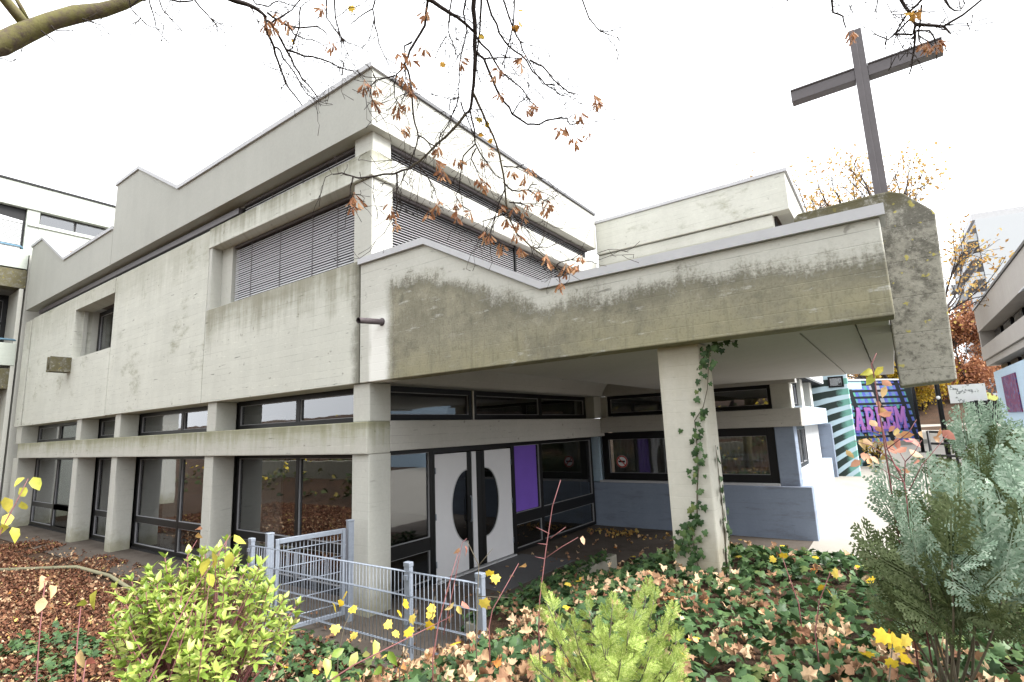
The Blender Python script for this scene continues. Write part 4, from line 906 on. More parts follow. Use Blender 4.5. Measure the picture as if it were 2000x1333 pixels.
ground_scatter('yellow_leaf_cover', map_protos, 420, (-6.0, 6, 1.0, 7.5), (0.04, 0.075), m_yel, lambda x, y: vis(x, y) & (bedm(x, y) > 0.08) & (rng.random(len(x)) < 0.5 * pos_noise(x, y, 1.3, 4)), (0.12, 0.22), 0.5)
ground_scatter('leaf_litter', lit_protos, 105000, (-20, -4.6, -1.0, 4.9), (0.03, 0.068), m_litter, lambda x, y: (bedm(x, y) < 0.75) & (y < fy - 0.03 + 2 * (x < -6.8)) & (rng.random(len(x)) < np.where(y > 3.9, np.clip((pos_noise(x, y, .7) - .45) * 2.2, .02, .7), 1.0)), (0.008, 0.04), 0.35)
ground_scatter('leaf_pile', dry_protos, 900, (-6.3, -2.4, 10.3, 12.4), (0.05, 0.10), m_org, lambda x, y: rng.random(len(x)) < np.exp(-((x + 5.6) / .75) ** 2 - ((y - 11.7) / .28) ** 2) + 0.012, (0.01, 0.05), 0.5)
ground_scatter('leaf_scatter', dry_protos, 130, (-6.2, -3.2, 4, 12), (0.05, 0.09), m_dry, lambda x, y: bedm(x, y) < 0.05, (0.01, 0.03), 0.4)

ground_scatter('pale_leaf_scatter', dry_protos, 1500, (-16, -5, 0.8, 4.6), (0.04, 0.075), m_dry, lambda x, y: bedm(x, y) < .4, (0.02, 0.06), 0.5)
ground_scatter('ivy_patch', ivy_protos, 2600, (-9.5, -5.2, 1.0, 2.75), (0.05, 0.09), m_ivy, lambda x, y: rng.random(len(x)) < np.clip((pos_noise(x, y, .9, 5) - .4) * 2.4, 0, 1), (0.02, 0.12), 0.5)
def kerb_spill():
    n = 900; x = rng.uniform(-4.46, -4.05, n); y = rng.uniform(5.0, 8.4, n); kk = rng.random(n) < .35 + .65 * pos_noise(x, y, .7, 3); x, y = x[kk], y[kk]
    z = 0.27 + rng.uniform(.0, .12, len(x)) - np.maximum(0, -4.3 - x) * 1.6
    R = rot_mats(rng.uniform(0, 6.283, len(x)), rng.normal(0, .5, len(x)), rng.normal(-.3, .5, len(x)))
    link('ivy_spill', scatter('ivy_spill', ivy_protos, np.stack([x, y, z], -1), R, rng.uniform(.05, .09, len(x)), m_ivy), None, kind='stuff')
kerb_spill()
def thing_leaves(parent, protos, P, R, S, mat, name='leaf', limit=300, rest='foliage'):
    """the nearest `limit` leaves as single parts, the others as one stuff part"""
    P = np.array(P, float); order = np.argsort(np.linalg.norm(P - EYE, axis=1)); near, far = order[:limit], order[limit:]
    mes = [fast_mesh(name, V, F_, mat) for V, F_ in protos]
    for i in near: inst(name, mes[rng.integers(len(mes))], mat4(P[i], R[i], float(S[i])), parent)
    if len(far):
        me = scatter(rest, protos, P[far], R[far], np.array(S)[far], mat); link(rest, me, None, parent, kind='stuff')
def frame_from(d, up=None, roll=0.0):
    """rotation whose +Y is d and +Z is near up"""
    d = np.array(d, float); d /= np.linalg.norm(d); up = np.array([0, 0, 1.]) if up is None else np.array(up, float)
    x = np.cross(d, up); nx_ = np.linalg.norm(x); x = np.array([1., 0, 0]) if nx_ < 1e-3 else x / nx_; z = np.cross(x, d)
    c_, s_ = math.cos(roll), math.sin(roll)
    return np.stack([x * c_ + z * s_, d, -x * s_ + z * c_], -1)

# lime-green leafy shrub, front left
def leafy_shrub(centre, rad, base, n_stem, leaf_len, mat, label, cat='shrub'):
    t = thing('leafy_shrub', base, label, cat); st = MB(); P, R, S = [], [], []
    for i in range(n_stem):
        th = rng.uniform(0, 2 * math.pi); ph = math.acos(rng.uniform(-0.15, 1)); rr = rng.uniform(0.72, 1.0) if rng.random() < .8 else rng.uniform(.3, .7)
        lump = 1 + 0.22 * math.sin(3 * th + 1.0) * math.sin(2.5 * ph)
        tip = np.array(centre) + np.array(rad) * np.array([math.cos(th) * math.sin(ph), math.sin(th) * math.sin(ph), math.cos(ph)]) * rr * lump
        b0 = np.array(base) + rng.normal(0, 0.06, 3) * [1, 1, 0]; mid = b0 * 0.45 + tip * 0.55 + np.array([0, 0, 0.10]) * (1 - abs(math.cos(ph))) + rng.normal(0, .03, 3)
        st.tube([b0, (b0 + mid) / 2, mid, tip], [.007, .006, .005, .003], 5)
        dirv = tip - mid; dirv /= np.linalg.norm(dirv); dirv = dirv + np.array([0, 0, .5]); dirv /= np.linalg.norm(dirv)
        for w in range(4):
            c0 = tip - dirv * (0.045 * w + 0.01 * rng.random()); m_ = 6 if w == 0 else 5
            for q in range(m_):
                a = 2 * math.pi * (q / m_) + w * 0.9 + rng.normal(0, .25); f = frame_from(dirv); spread = (0.55 + 0.3 * w) * rng.uniform(.75, 1.2)
                dl = f[:, 1] * math.cos(spread) + (f[:, 0] * math.cos(a) + f[:, 2] * math.sin(a)) * math.sin(spread)
                P.append(c0); R.append(frame_from(dl, dirv, rng.normal(0, .2))); S.append(leaf_len * rng.uniform(.45, 1.3))
    st.build('stems', m_stem, t)
    thing_leaves(t, [leaf_proto(.19, .35, -.18), leaf_proto(.17, .5, -.3, .06), leaf_proto(.21, .25, -.05, -.05)], P, np.array(R), S, mat)
    return t
cs = at(395, 1235, 4.15)
leafy_shrub(cs + [0, 0, -0.02], (0.62, 0.5, 0.50), (cs[0] - .05, cs[1], float(ground_h(cs[0], cs[1]))), 210, 0.062, m_lime, 'bright lime-green leafy shrub growing in front of the mesh fence')
cs2 = at(1000, 1250, 3.7)

# conifers built of flat sprays
def spray_proto(seed, n=8, side=0.50, slim=1.25):
    r_ = np.random.default_rng(seed); V, Fc = [], []
    def diamond(p, d, L, w):
        nrm = np.array([-d[1], d[0]]); o = len(V); q = p + d * L
        bend = lambda c_: -0.10 * c_[1] ** 2 - 0.12 * abs(c_[0])
        for c_ in (p, p + d * L * .5 + nrm * w, q, p + d * L * .5 - nrm * w): V.append((c_[0], c_[1], bend(c_)))
        Fc.extend([(o, o + 3, o + 2), (o, o + 2, o + 1)])
    diamond(np.array([0., 0]), np.array([0, 1.]), 1.0, 0.014)
    for i in range(n):
        t = 0.10 + 0.86 * i / n
        for sgn in (-1, 1):
            p = np.array([0, t + sgn * 0.02]); a = math.radians(r_.uniform(34, 48)); d = np.array([sgn * math.sin(a), math.cos(a)])
            L = side * (1 - t) ** 0.75 * r_.uniform(.8, 1.15) * (0.7 + 0.5 * min(1, t * 4)) + 0.05
            diamond(p, d, L, 0.013 * slim); m_ = max(2, int(L / 0.075))
            for j in range(1, m_ + 1):
                tt = j / (m_ + 0.6)
                for s2 in (-1, 1):
                    a2 = math.radians(38); d2 = np.array([d[0] * math.cos(a2) - s2 * d[1] * math.sin(a2), s2 * d[0] * math.sin(a2) + d[1] * math.cos(a2)])
                    diamond(p + d * L * tt, d2, 0.125 * (1.15 - tt) * r_.uniform(.7, 1.2) + 0.02, 0.016 * slim)
    return np.array(V), np.array(Fc)
sp_v = [spray_proto(s_) for s_ in range(3)]
def conifer(name, base, tips, label, mats, size, per=9, spread=0.5, stem=0.012, inner_dark=True, ulo=0.60, protos=None):
    t = thing(name, base, label, 'conifer shrub'); st = MB()
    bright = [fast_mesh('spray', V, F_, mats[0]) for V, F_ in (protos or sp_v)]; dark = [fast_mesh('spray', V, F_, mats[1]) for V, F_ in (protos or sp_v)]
    cnt = 0
    for tip in tips:
        tip = np.array(tip) - np.array([0, 0, size * 0.8]); b0 = np.array(base) + rng.normal(0, .04, 3) * [1, 1, 0]; L = np.linalg.norm(tip - b0)
        mid = b0 * .5 + tip * .5 + np.array([(tip - b0)[0] * .12, (tip - b0)[1] * .12, -0.10 * L])
        pts = [(1 - u_) ** 2 * b0 + 2 * u_ * (1 - u_) * mid + u_ * u_ * tip for u_ in np.linspace(0, 1, 8)]
        st.tube(pts, list(np.linspace(stem * .7, .0025, 8)), 5)
        for j in range(per):
            u_ = ulo + (1 - ulo) * (j + rng.uniform(-.3, .3)) / (per - 1); u_ = min(max(u_, .2), 1.0)
            p_ = (1 - u_) ** 2 * b0 + 2 * u_ * (1 - u_) * mid + u_ * u_ * tip; d_ = 2 * (1 - u_) * (mid - b0) + 2 * u_ * (tip - mid); d_ /= np.linalg.norm(d_)
            sgn = -1 if j % 2 else 1; sidev = np.cross(d_, [0, 0, 1.]); sidev /= np.linalg.norm(sidev) + 1e-6
            aim = d_ * 0.75 + sidev * sgn * spread * (1.35 - u_) * 2.0 + np.array([0, 0, 0.22]) + rng.normal(0, .28, 3)
            if j == per - 1: aim = d_ + np.array([0, 0, .35])
            out = np.array([-0.2, -0.9, 0.45]) + rng.normal(0, .28, 3) + sidev * sgn * .25
            s_ = size * rng.uniform(.8, 1.25) * (0.75 + 0.35 * u_)
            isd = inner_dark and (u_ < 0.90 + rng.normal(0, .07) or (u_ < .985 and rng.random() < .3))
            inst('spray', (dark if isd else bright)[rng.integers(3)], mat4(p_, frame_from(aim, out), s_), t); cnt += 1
    bl = st.build('branches', m_twigl, t); bl['kind'] = 'stuff'; return t
def tips_px(lst): return [at(a, b, c_) for a, b, c_ in lst]
def base_at(px, py, dist, dz=0.0):
    q = at(px, py, dist); return (q[0], q[1], float(ground_h(q[0], q[1])) + dz)
# front blue conifer
bA = base_at(1840, 1190, 3.6)
tA = tips_px([(1738, 930, 3.5), (1806, 932, 3.5), (1775, 1010, 3.3), (1862, 922, 3.4), (1845, 1010, 3.2), (1905, 1010, 3.3), (1945, 1060, 3.3), (1800, 1060, 3.3), (1885, 1065, 3.3), (1830, 965, 3.8), (1712, 1050, 3.45)])
conifer('blue_conifer', bA, tA, 'blue-green conifer with feathery sprays nearest the path, front one of three', (m_con_b, m_con_d), 0.235, 7, 0.6)
bB = base_at(1900, 1000, 5.2)
tB = tips_px([(1903, 795, 5.0), (1880, 825, 4.9), (1930, 820, 5.0), (1960, 850, 5.0), (1985, 830, 5.2), (1900, 870, 4.6), (1940, 900, 4.6), (1975, 920, 4.6), (1880, 940, 4.5)])
conifer('blue_conifer', bB, tB, 'blue-green conifer standing behind the front one, below the school building', (m_con_b, m_con_d), 0.28, 7, 0.6)
bC = base_at(2060, 1160, 3.4)
tC = tips_px([(1975, 905, 3.6), (2015, 880, 3.6), (1960, 965, 3.5), (1995, 1010, 3.3), (2035, 960, 3.5), (2060, 900, 3.6), (1935, 945, 3.7)])
conifer('blue_conifer', bC, tC, 'blue-green conifer cut by the right edge of the picture', (m_con_b, m_con_d), 0.235, 7, 0.6)
# golden low conifer, bottom centre
cY = at(1190, 1270, 3.25); gY = float(ground_h(cY[0], cY[1]))
tY = tips_px([(1065, 1150, 3.2), (1080, 1165, 3.3), (1150, 1175, 3.35), (1195, 1155, 3.3), (1260, 1140, 3.35), (1240, 1165, 3.3), (1275, 1150, 3.3), (1305, 1190, 3.3), (1320, 1225, 3.2), (1285, 1210, 3.15), (1225, 1205, 3.1), (1170, 1215, 3.1), (1120, 1205, 3.1), (1085, 1220, 3.1), (1065, 1195, 3.2), (1315, 1265, 3.0), (1265, 1255, 2.95), (1210, 1265, 2.9), (1150, 1270, 2.9), (1095, 1275, 2.95), (1045, 1275, 3.0), (1060, 1320, 2.85), (1120, 1325, 2.8), (1190, 1325, 2.8), (1255, 1315, 2.8), (1310, 1310, 2.85), (1205, 1185, 3.4), (1130, 1240, 3.2), (1180, 1240, 3.05), (1240, 1235, 3.2), (1290, 1280, 3.05)])
conifer('golden_conifer', (cY[0], cY[1], gY - .05), tY, 'low golden-green feathery conifer at the bottom centre among ivy and dry leaves', (m_con_y, m_con_y), 0.082, 13, 1.2, 0.005, ulo=.3, protos=[spray_proto(s_, 6, .60, 1.3) for s_ in (7, 8, 9)])

# saplings with few autumn leaves: stems traced as polylines of (px, py, distance)
def sapling(label, stems, leaves, mat, size, protos=None, stem_mat=None, r=0.0045, name='sapling', group=None):
    pts = [[at(*q) for q in s_] for s_ in stems]; b0 = pts[0][0]; g = float(ground_h(b0[0], b0[1]))
    t = thing(name, (b0[0], b0[1], g), label, 'sapling', group); st = MB()
    for i, s_ in enumerate(pts):
        rr = r if i == 0 else r * .65
        if i == 0 and s_[0][2] > g: s_ = [np.array([s_[0][0], s_[0][1], g - .02])] + s_
        st.tube(s_, list(np.linspace(rr, rr * .45, len(s_))), 5)
    st.build('stem', stem_mat or m_stem, t)
    protos = protos or [leaf_proto(.30, .25, -.2), leaf_proto(.27, .45, -.45, .1), leaf_proto(.33, -.2, .3)]
    mes = [fast_mesh('leaf', V, F_, mat) for V, F_ in protos]
    for q in leaves:
        p_ = at(q[0], q[1], q[2]); a = rng.uniform(0, 6.28)
        d_ = np.array([math.cos(a), math.sin(a) * .4, -0.7 + rng.normal(0, .4)]); face = (EYE - p_) + np.array([0, 0, 1.6]) + rng.normal(0, .7, 3) * np.linalg.norm(EYE - p_)
        f = frame_from(d_, face); s_ = size * rng.uniform(.75, 1.2)
        inst('leaf', mes[rng.integers(len(mes))], mat4(p_ - f[:, 1] * s_ * .5, f, s_), t)
    return t
D = 3.5
sapling('pink-leaved sapling with many blushing leaves over the pale path beside blue conifers',
    [[(1775, 1010, D), (1766, 943, D), (1744, 902, D), (1733, 877, D), (1728, 853, D), (1720, 821, D), (1708, 743, D), (1706, 728, D)], [(1766, 943, D), (1768, 902, D), (1758, 885, D), (1700, 860, D)], [(1768, 902, D), (1785, 885, D), (1800, 860, D)], [(1744, 902, D), (1700, 870, D), (1668, 862, D)], [(1733, 877, D), (1775, 845, D), (1790, 820, D)], [(1728, 853, D), (1690, 838, D)], [(1766, 943, D), (1720, 915, D)], [(1775, 960, D), (1800, 910, D), (1850, 850, D)]],
    [(1600 + a * .18, 720 + b * .18, D + rng.uniform(-.1, .1)) for a, b in [(470, 820), (515, 800), (330, 930), (395, 1030), (480, 955), (540, 1010), (605, 990), (530, 960), (700, 960), (600, 1110), (860, 1090), (945, 1110), (770, 820), (845, 810), (790, 880), (890, 890), (870, 730), (945, 720), (960, 790), (1040, 800), (1100, 730), (1040, 930), (1060, 1020), (1290, 770), (1310, 700), (650, 390), (690, 470), (720, 500), (650, 660), (785, 655), (840, 690), (590, 600), (700, 250), (730, 160), (560, 1050), (1400, 720)]], m_pink, 0.056)
sapling('sapling tip with two fresh green leaves under the corner of the canopy', [[(1706, 728, D), (1702, 712, D), (1712, 690, D)]], [(1697, 727, D), (1716, 725, D), (1700, 742, D)], m_yg, 0.07)
D = 3.3
sapling('bare reddish dogwood shoot with side twigs rising before the porch floor', [[(1052, 1230, D), (1054, 1172, D), (1066, 1075, D), (1079, 989, D), (1095, 938, D)], [(1073, 1043, D), (1047, 1030, D)], [(1075, 1052, D), (1105, 1030, D)], [(1066, 1090, D), (1098, 1068, D), (1129, 1050, D)], [(1069, 1064, D), (1050, 1062, D)], [(1065, 1092, D), (1045, 1088, D)]], [(1138, 1056, D)], m_pink, 0.055)
sapling('reddish shoot with two pale leaves in front of the white door', [[(845, 1290, D), (857, 1214, D), (880, 1130, D), (895, 1080, D)], [(866, 1240, D), (885, 1150, D), (903, 1060, D), (912, 1052, D)]], [(893, 1078, D), (912, 1075, D), (880, 1186, D), (897, 1192, D), (908, 1184, D)], m_pink, 0.062)
sapling('grey-brown thin shoot with yellow maple leaf at the end of the fence', [[(930, 1250, D), (932, 1195, D), (935, 1105, D), (912, 1056, D)], [(935, 1105, D), (962, 1072, D)], [(934, 1165, D), (995, 1168, D)]], [(968, 1133, D), (955, 1122, D), (947, 1182, D)], m_yel, 0.052, map_protos, m_twigl)
sapling('single leaning reddish twig with one curled leaf above the porch mat', [[(955, 1225, D), (962, 1191, D), (1013, 1101, D)]], [(1021, 1108, D)], m_pink, 0.06)
D = 4.0
sapling('yellow-green sapling with round leaves at the left edge', [[(-15, 1080, D), (5, 1030, D), (30, 985, D), (55, 935, D)]], [(38, 938, D), (70, 944, D), (46, 962, D), (14, 985, D), (46, 990, D), (14, 1016, D), (30, 1042, D), (8, 1030, D)], m_yg, 0.08)
D = 3.4
sapling('tall reddish stems with yellowing leaves rising through the lime shrub', [[(285, 1345, D), (330, 1250, D), (372, 1165, D), (412, 1105, D), (450, 1045, D)], [(325, 1345, D), (362, 1230, D), (385, 1165, D)], [(385, 1340, D), (400, 1230, D), (410, 1120, D)]], [(420, 1092, D), (447, 1095, D), (466, 1056, D), (399, 1105, D), (412, 1133, D)], m_yg, 0.085)
sapling('thin stem with a round pink leaf in front of the left windows', [[(250, 1300, 4.2), (330, 1150, 4.2), (385, 1055, 4.2)]], [(389, 1050, 4.2), (388, 1035, 4.2)], m_pink, 0.07)
sapling('dark thin stem with pink and yellow leaves over the leaf litter at far left', [[(70, 1345, 3.6), (78, 1230, 3.6), (88, 1138, 3.6)]], [(85, 1135, 3.6), (104, 1151, 3.6), (80, 1182, 3.6), (101, 1188, 3.6), (92, 1128, 3.6)], m_pink, 0.065)
sapling('dark thin stem with two yellowing leaves over the leaf litter', [[(145, 1345, 3.5), (152, 1240, 3.5), (158, 1185, 3.5)]], [(159, 1182, 3.5), (180, 1172, 3.5)], m_yg, 0.08)
sapling('low stem with brown and pink leaves at the lower left', [[(160, 1345, 3.3), (168, 1290, 3.3)]], [(156, 1287, 3.3), (181, 1290, 3.3)], m_pink, 0.085)
sapling('yellow maple seedling low down in front of the blue conifer', [[(1735, 1345, 2.9), (1740, 1290, 2.9), (1745, 1245, 2.9)]], [(1720, 1246, 2.9), (1742, 1256, 2.9), (1766, 1254, 2.9), (1771, 1290, 2.9), (1740, 1299, 2.9), (1755, 1272, 2.9)], m_yel, 0.052, map_protos, m_twigl)
sapling('yellow maple seedling in the ivy between pillar and blue conifer', [[(1592, 1235, 3.6), (1600, 1175, 3.6), (1622, 1118, 3.6)]], [(1630, 1120, 3.6), (1603, 1150, 3.6), (1622, 1160, 3.6)], m_yel, 0.042, map_protos, m_stem)
sapling('yellow maple seedling in the ivy just right of the pillar', [[(1560, 1180, 4.2), (1535, 1110, 4.2), (1522, 1070, 4.2)]], [(1508, 1094, 4.2), (1530, 1088, 4.2)], m_yel, 0.05, map_protos, m_stem)
sapling('yellow maple seedling at the left foot of the mesh fence', [[(660, 1280, 3.8), (672, 1225, 3.8), (690, 1185, 3.8)]], [(655, 1190, 3.8), (690, 1192, 3.8), (665, 1180, 3.8), (655, 1232, 3.8), (690, 1245, 3.8), (672, 1165, 3.8)], m_yel, 0.052, map_protos, m_twigl)
sapling('yellow maple seedling before the middle post of the mesh fence', [[(780, 1310, 3.6), (800, 1240, 3.6), (845, 1205, 3.6), (850, 1165, 3.6)]], [(782, 1200, 3.6), (795, 1182, 3.6), (760, 1222, 3.6), (840, 1205, 3.6), (838, 1225, 3.6), (845, 1190, 3.6), (800, 1237, 3.6), (775, 1240, 3.6), (805, 1212, 3.6)], m_yel, 0.052, map_protos, m_twigl)
sapling('trailing green-leaved shoot along the foot of the fence', [[(620, 1345, 3.2), (690, 1300, 3.2), (760, 1265, 3.2), (820, 1235, 3.3), (880, 1205, 3.4)]], [(640, 1300, 3.2), (655, 1325, 3.2), (690, 1290, 3.2), (715, 1280, 3.2), (735, 1265, 3.2), (765, 1285, 3.2), (700, 1320, 3.2), (740, 1310, 3.2), (660, 1275, 3.2)], m_lime, 0.07)

# ivy climbing the pillar: two vines
def ivy_vine(label, base, path, density, size, face, seedgroup):
    t = thing('ivy_vine', base, label, 'ivy'); st = MB()
    pts = [np.array(q) for q in path]; st.tube(pts, list(np.linspace(.008, .003, len(pts))), 5); st.build('stem', m_twigl, t)
    mes = [fast_mesh('leaf', V, F_, m_ivy) for V, F_ in ivy_protos]
    seg = [np.linalg.norm(pts[i + 1] - pts[i]) for i in range(len(pts) - 1)]; tot = sum(seg)
    for i, L in enumerate(seg):
        for j in range(int(L * density[i]) + 1):
            p_ = pts[i] + (pts[i + 1] - pts[i]) * rng.random() + np.array([rng.normal(0, .045) * (1 - abs(face[0])), rng.normal(0, .045) * (1 - abs(face[1])), rng.normal(0, .02)]) + np.array(face) * rng.uniform(.015, .05)
            nrm = np.array(face) + rng.normal(0, .35, 3); d_ = np.array([rng.normal(0, .6), 0, -1.0]) if face[1] else np.array([0, rng.normal(0, .6), -1.0])
            s_ = size * rng.uniform(.6, 1.2); inst('leaf', mes[rng.integers(4)], mat4(p_, frame_from(d_, nrm), s_), t)
    return t
yp = 5.265
def onp(px, py): q = at_y(px, py, yp); return (q[0], yp - .008, q[2])
ivy_vine('ivy climbing the front of the canopy pillar from the bed to the coping', (-1.66, yp, 1.0),
    [onp(1375, 1150), onp(1360, 1090), onp(1352, 1050), onp(1362, 1010), onp(1362, 960), onp(1364, 920), onp(1362, 880), onp(1360, 850), onp(1357, 822), onp(1374, 795), onp(1382, 760), onp(1384, 720), onp(1386, 690), onp(1392, 678)],
    [60, 75, 85, 40, 34, 48, 52, 40, 20, 14, 24, 28, 30], 0.060, (0, -1, 0), 0)
ivy_vine('ivy clinging to the lower left front of the pillar', (-1.84, yp, 0.95), [onp(1330, 1075), onp(1338, 1045), onp(1348, 1020)], [70, 80], 0.07, (0, -1, 0), 1)
xr = -1.462
def onr(py, y): return (xr, y, 0)
ivy_vine('thin ivy along the right edge of the canopy pillar', (xr, 5.5, 1.0), [(xr, 5.42, 0.9), (xr, 5.50, 1.3), (xr, 5.52, 1.7), (xr, 5.50, 2.2)], [45, 25, 12], 0.07, (1, 0, 0), 2)
ivy_vine('ivy tendril hanging under the canopy soffit at the pillar head', (-1.44, 5.28, 3.15), [(-1.45, 5.30, 2.95), (-1.44, 5.33, 3.10), (-1.34, 5.36, 3.185), (-1.14, 5.40, 3.19)], [60, 70, 60], 0.06, (0, -1, 0), 3)

# ------------------------------------------------------------------ trees
def quad_leaf(): return np.array([(0, 0, 0), (.32, .5, .06), (0, 1, -.05), (-.32, .5, .06)]), np.array([(0, 1, 2), (0, 2, 3)])
ql = [quad_leaf()]
def tree(label, base, height, spread, mat, nleaf, leaf, seed, bark=None, lean=(0, 0), name='autumn_tree', first=0.25, group=None, clump=0.5):
    r_ = np.random.default_rng(seed); t = thing(name, base, label, 'tree', group); tb = MB(); tips = []
    def grow(p, d, L, r, lev):
        n = 4; pts = [p]
        for i in range(n):
            d = d + r_.normal(0, .13, 3) + np.array([0, 0, .05]); d = d / np.linalg.norm(d); pts.append(pts[-1] + d * L / n)
        tb.tube(pts, list(np.linspace(r, r * .55, n + 1)), 6 if lev < 2 else 4, lev < 2)
        if lev >= 2: tips.extend([(pts[i], L) for i in (2, 3, 4)])
        if lev >= 4: return
        for c_ in range(5 if lev == 0 else 3):
            u_ = r_.uniform(first if lev == 0 else .35, 1); i = min(int(u_ * n), n - 1); q = pts[i] + (pts[i + 1] - pts[i]) * (u_ * n - i)
            a = r_.uniform(0, 6.283); f = frame_from(d); an = r_.uniform(.45, .95) * spread
            nd = f[:, 1] * math.cos(an) + (f[:, 0] * math.cos(a) + f[:, 2] * math.sin(a)) * math.sin(an)
            grow(q, nd, L * r_.uniform(.55, .75) * (0.8 if lev == 0 else 1), r * .5, lev + 1)
        grow(pts[-1], d, L * .62, r * .55, lev + 1)
    grow(np.array(base, float), np.array([lean[0], lean[1], 1.]), height * .42, height * .013, 0)
    B0 = np.array(base, float); kz = height / (max(q[2] for q, _ in tips) - B0[2])
    tb.v = [tuple(B0 + (np.array(q) - B0) * kz) for q in tb.v]; tips = [(B0 + (q - B0) * kz, l_ * kz) for q, l_ in tips]
    tb.build('trunk', bark or m_twig, t)
    T = np.array([q for q, _ in tips]); LL = np.array([l_ for _, l_ in tips]); ix = r_.integers(0, len(T), nleaf)
    P = T[ix] + r_.normal(0, 1, (nleaf, 3)) * LL[ix, None] * clump * 0.5
    R = rot_mats(r_.uniform(0, 6.28, nleaf), r_.normal(0, 1, nleaf), r_.normal(0, 1, nleaf))
    link('crown', scatter('crown', ql, P, R, r_.uniform(.6, 1.3, nleaf) * leaf, mat), None, t)
    return t
def gbase(x, y): return (x, y, float(ground_h(x, y)) - .1)
def tree_px(label, px, py, y, mat, n, leaf, seed, spread=1.0, **kw):
    d_ = view_dir(px, py); q = EYE + d_ * (y / d_[1]); b = gbase(q[0], q[1]); return tree(label, b, q[2] - b[2], spread, mat, n, leaf, seed, **kw)
tree_px('sparse orange-leaved tree behind the roof, left of the cross foot', 1615, 262, 40, m_org, 3800, .22, 11, .9)
tree_px('sparse orange-leaved tree directly behind the cross foot', 1690, 285, 38, m_org, 3000, .22, 12, .9)
tree_px('nearly bare small tree showing above the rear roof edge', 1500, 285, 42, m_org, 900, .20, 14, .8)
tree_px('dense copper-brown tree between block and school building', 1880, 590, 56, m_beech, 14000, .26, 15, 1.0)
tree_px('copper-brown bare-limbed tree in front of the tower', 1930, 605, 66, m_beech, 7000, .26, 16, .9)
tree_px('golden tree behind the graffiti wall', 1710, 640, 50, m_hedge, 9000, .26, 17, 1.0)
tree_px('orange tree behind the right end of the graffiti wall', 1770, 660, 52, m_org, 8000, .26, 18, 1.0)
def bush(label, base, rad, h, mat, n, leaf, seed):
    r_ = np.random.default_rng(seed); t = thing('hedge_bush', base, label, 'bush'); st = MB(); ps = []
    for i in range(14):
        a = r_.uniform(0, 6.28); q = np.array(base) + np.array([math.cos(a) * rad * r_.uniform(.3, .9), math.sin(a) * rad * .6, h * r_.uniform(.45, .95)]); st.tube([base, (np.array(base) + q) / 2 + [0, 0, .2], q], [.05, .03, .01], 4); ps.append(q)
    st.build('stems', m_twig, t); ps = np.array(ps); P = ps[r_.integers(0, 14, n)] + r_.normal(0, 1, (n, 3)) * [rad * .25, rad * .2, h * .16]; P[:, 2] = np.maximum(P[:, 2], base[2])
    link('crown', scatter('crown', ql, P, rot_mats(r_.uniform(0, 6.28, n), r_.normal(0, 1, n), r_.normal(0, 1, n)), r_.uniform(.6, 1.3, n) * leaf, mat), None, t)
bush('golden bush beyond the path behind the two black posts', gbase(1.9, 54), 2.6, 3.6, m_hedge, 3500, .26, 21)
bush('orange bush left part of the hedge beyond the path', gbase(-1.8, 56), 2.6, 4.0, m_org, 3000, .26, 22)
bush('reddish bush beyond the grass, behind the scribbled board', gbase(5.0, 57), 2.4, 3.4, m_beech, 3000, .26, 23)
bush('small mossy green bush at the left end of the graffiti wall', gbase(-0.62, 21.0), .3, 1.0, m_hedge, 320, .07, 24)
for i, (y_, x0_, x1_, lab) in enumerate(((-3.6, -26, -6, 'lower'), (-6.6, -30, -4, 'upper'))):
    h_ = float(ground_h(-12, y_)); tag(MB().box(x0_, x1_, y_ - .25, y_, h_ - .5, h_ + .75).build('retaining_wall', m_kerb, None, 0.02), lab + ' mossy concrete retaining wall on the leafy bank mirrored in the left windows', 'wall')
ground_scatter('bank_cover', ivy_protos, 9000, (-32, 6, -15, -1.6), (0.10, 0.24), m_green, lambda x, y: rng.random(len(x)) < np.clip((pos_noise(x, y, .35, 1) - .25) * 2, .1, 1), (0.02, 0.4), 0.6)
ground_scatter('bank_yellow_leaves', map_protos, 1500, (-32, 6, -15, -1.6), (0.10, 0.2), m_yel, lambda x, y: rng.random(len(x)) < np.clip((pos_noise(x, y, .4, 4) - .4) * 2, 0, 1), (0.3, 1.4), 0.6)
# trees on the bank behind the camera, seen in the window glass
for i, (x_, y_) in enumerate(((-9, -13), (-17, -11), (-3, -15), (-25, -12), (9, -12), (21, -10))):
    tree('tree on the leafy bank opposite the facade, mirrored in the windows', gbase(x_, y_), 11 + i % 3, 1.05, (m_green, m_hedge, m_green)[i % 3], 6000, .24, 30 + i, group='trees on the opposite bank')

# overhanging maple: limbs traced, seeds and last leaves as parts
mp = thing('maple_tree', (-5.6, -0.7, float(ground_h(-5.6, -0.7))), 'bare maple overhanging from the top edge with mossy limb, seed clusters and few yellow leaves', 'tree')
def chain(lst, dist): return [at(a, b, dist + (q[2] if len(q) > 2 else 0)) for q in lst for a, b in [q[:2]]]
trunk = MB(); bz = float(ground_h(-5.6, -0.7)); A_ = chain([(-60, 96), (0, 88), (40, 68), (100, 42), (150, 28), (200, 20), (240, 8), (275, -8)], 4.4)
hub = np.array([-5.35, -0.45, bz + 2.6])
trunk.tube([(-5.6, -0.7, bz - .2), (-5.55, -.65, bz + 1.2), hub], [.24, .20, .17], 12)
up = np.array([-4.6, 0.2, 6.6]); trunk.tube([hub, hub * .5 + up * .5 + [-.1, -.1, .1], up], [.16, .12, .10], 10)
trunk.build('trunk', m_bark, mp)
def limb(pts, rr, n):
    MB().tube(pts, rr, n).build('limb', m_bark, mp)
limb([hub, hub * .4 + A_[0] * .6 + np.array([0, 0, .15])] + A_, [.12, .09, .066, .056, .053, .044, .046, .038, .032, .026], 12)
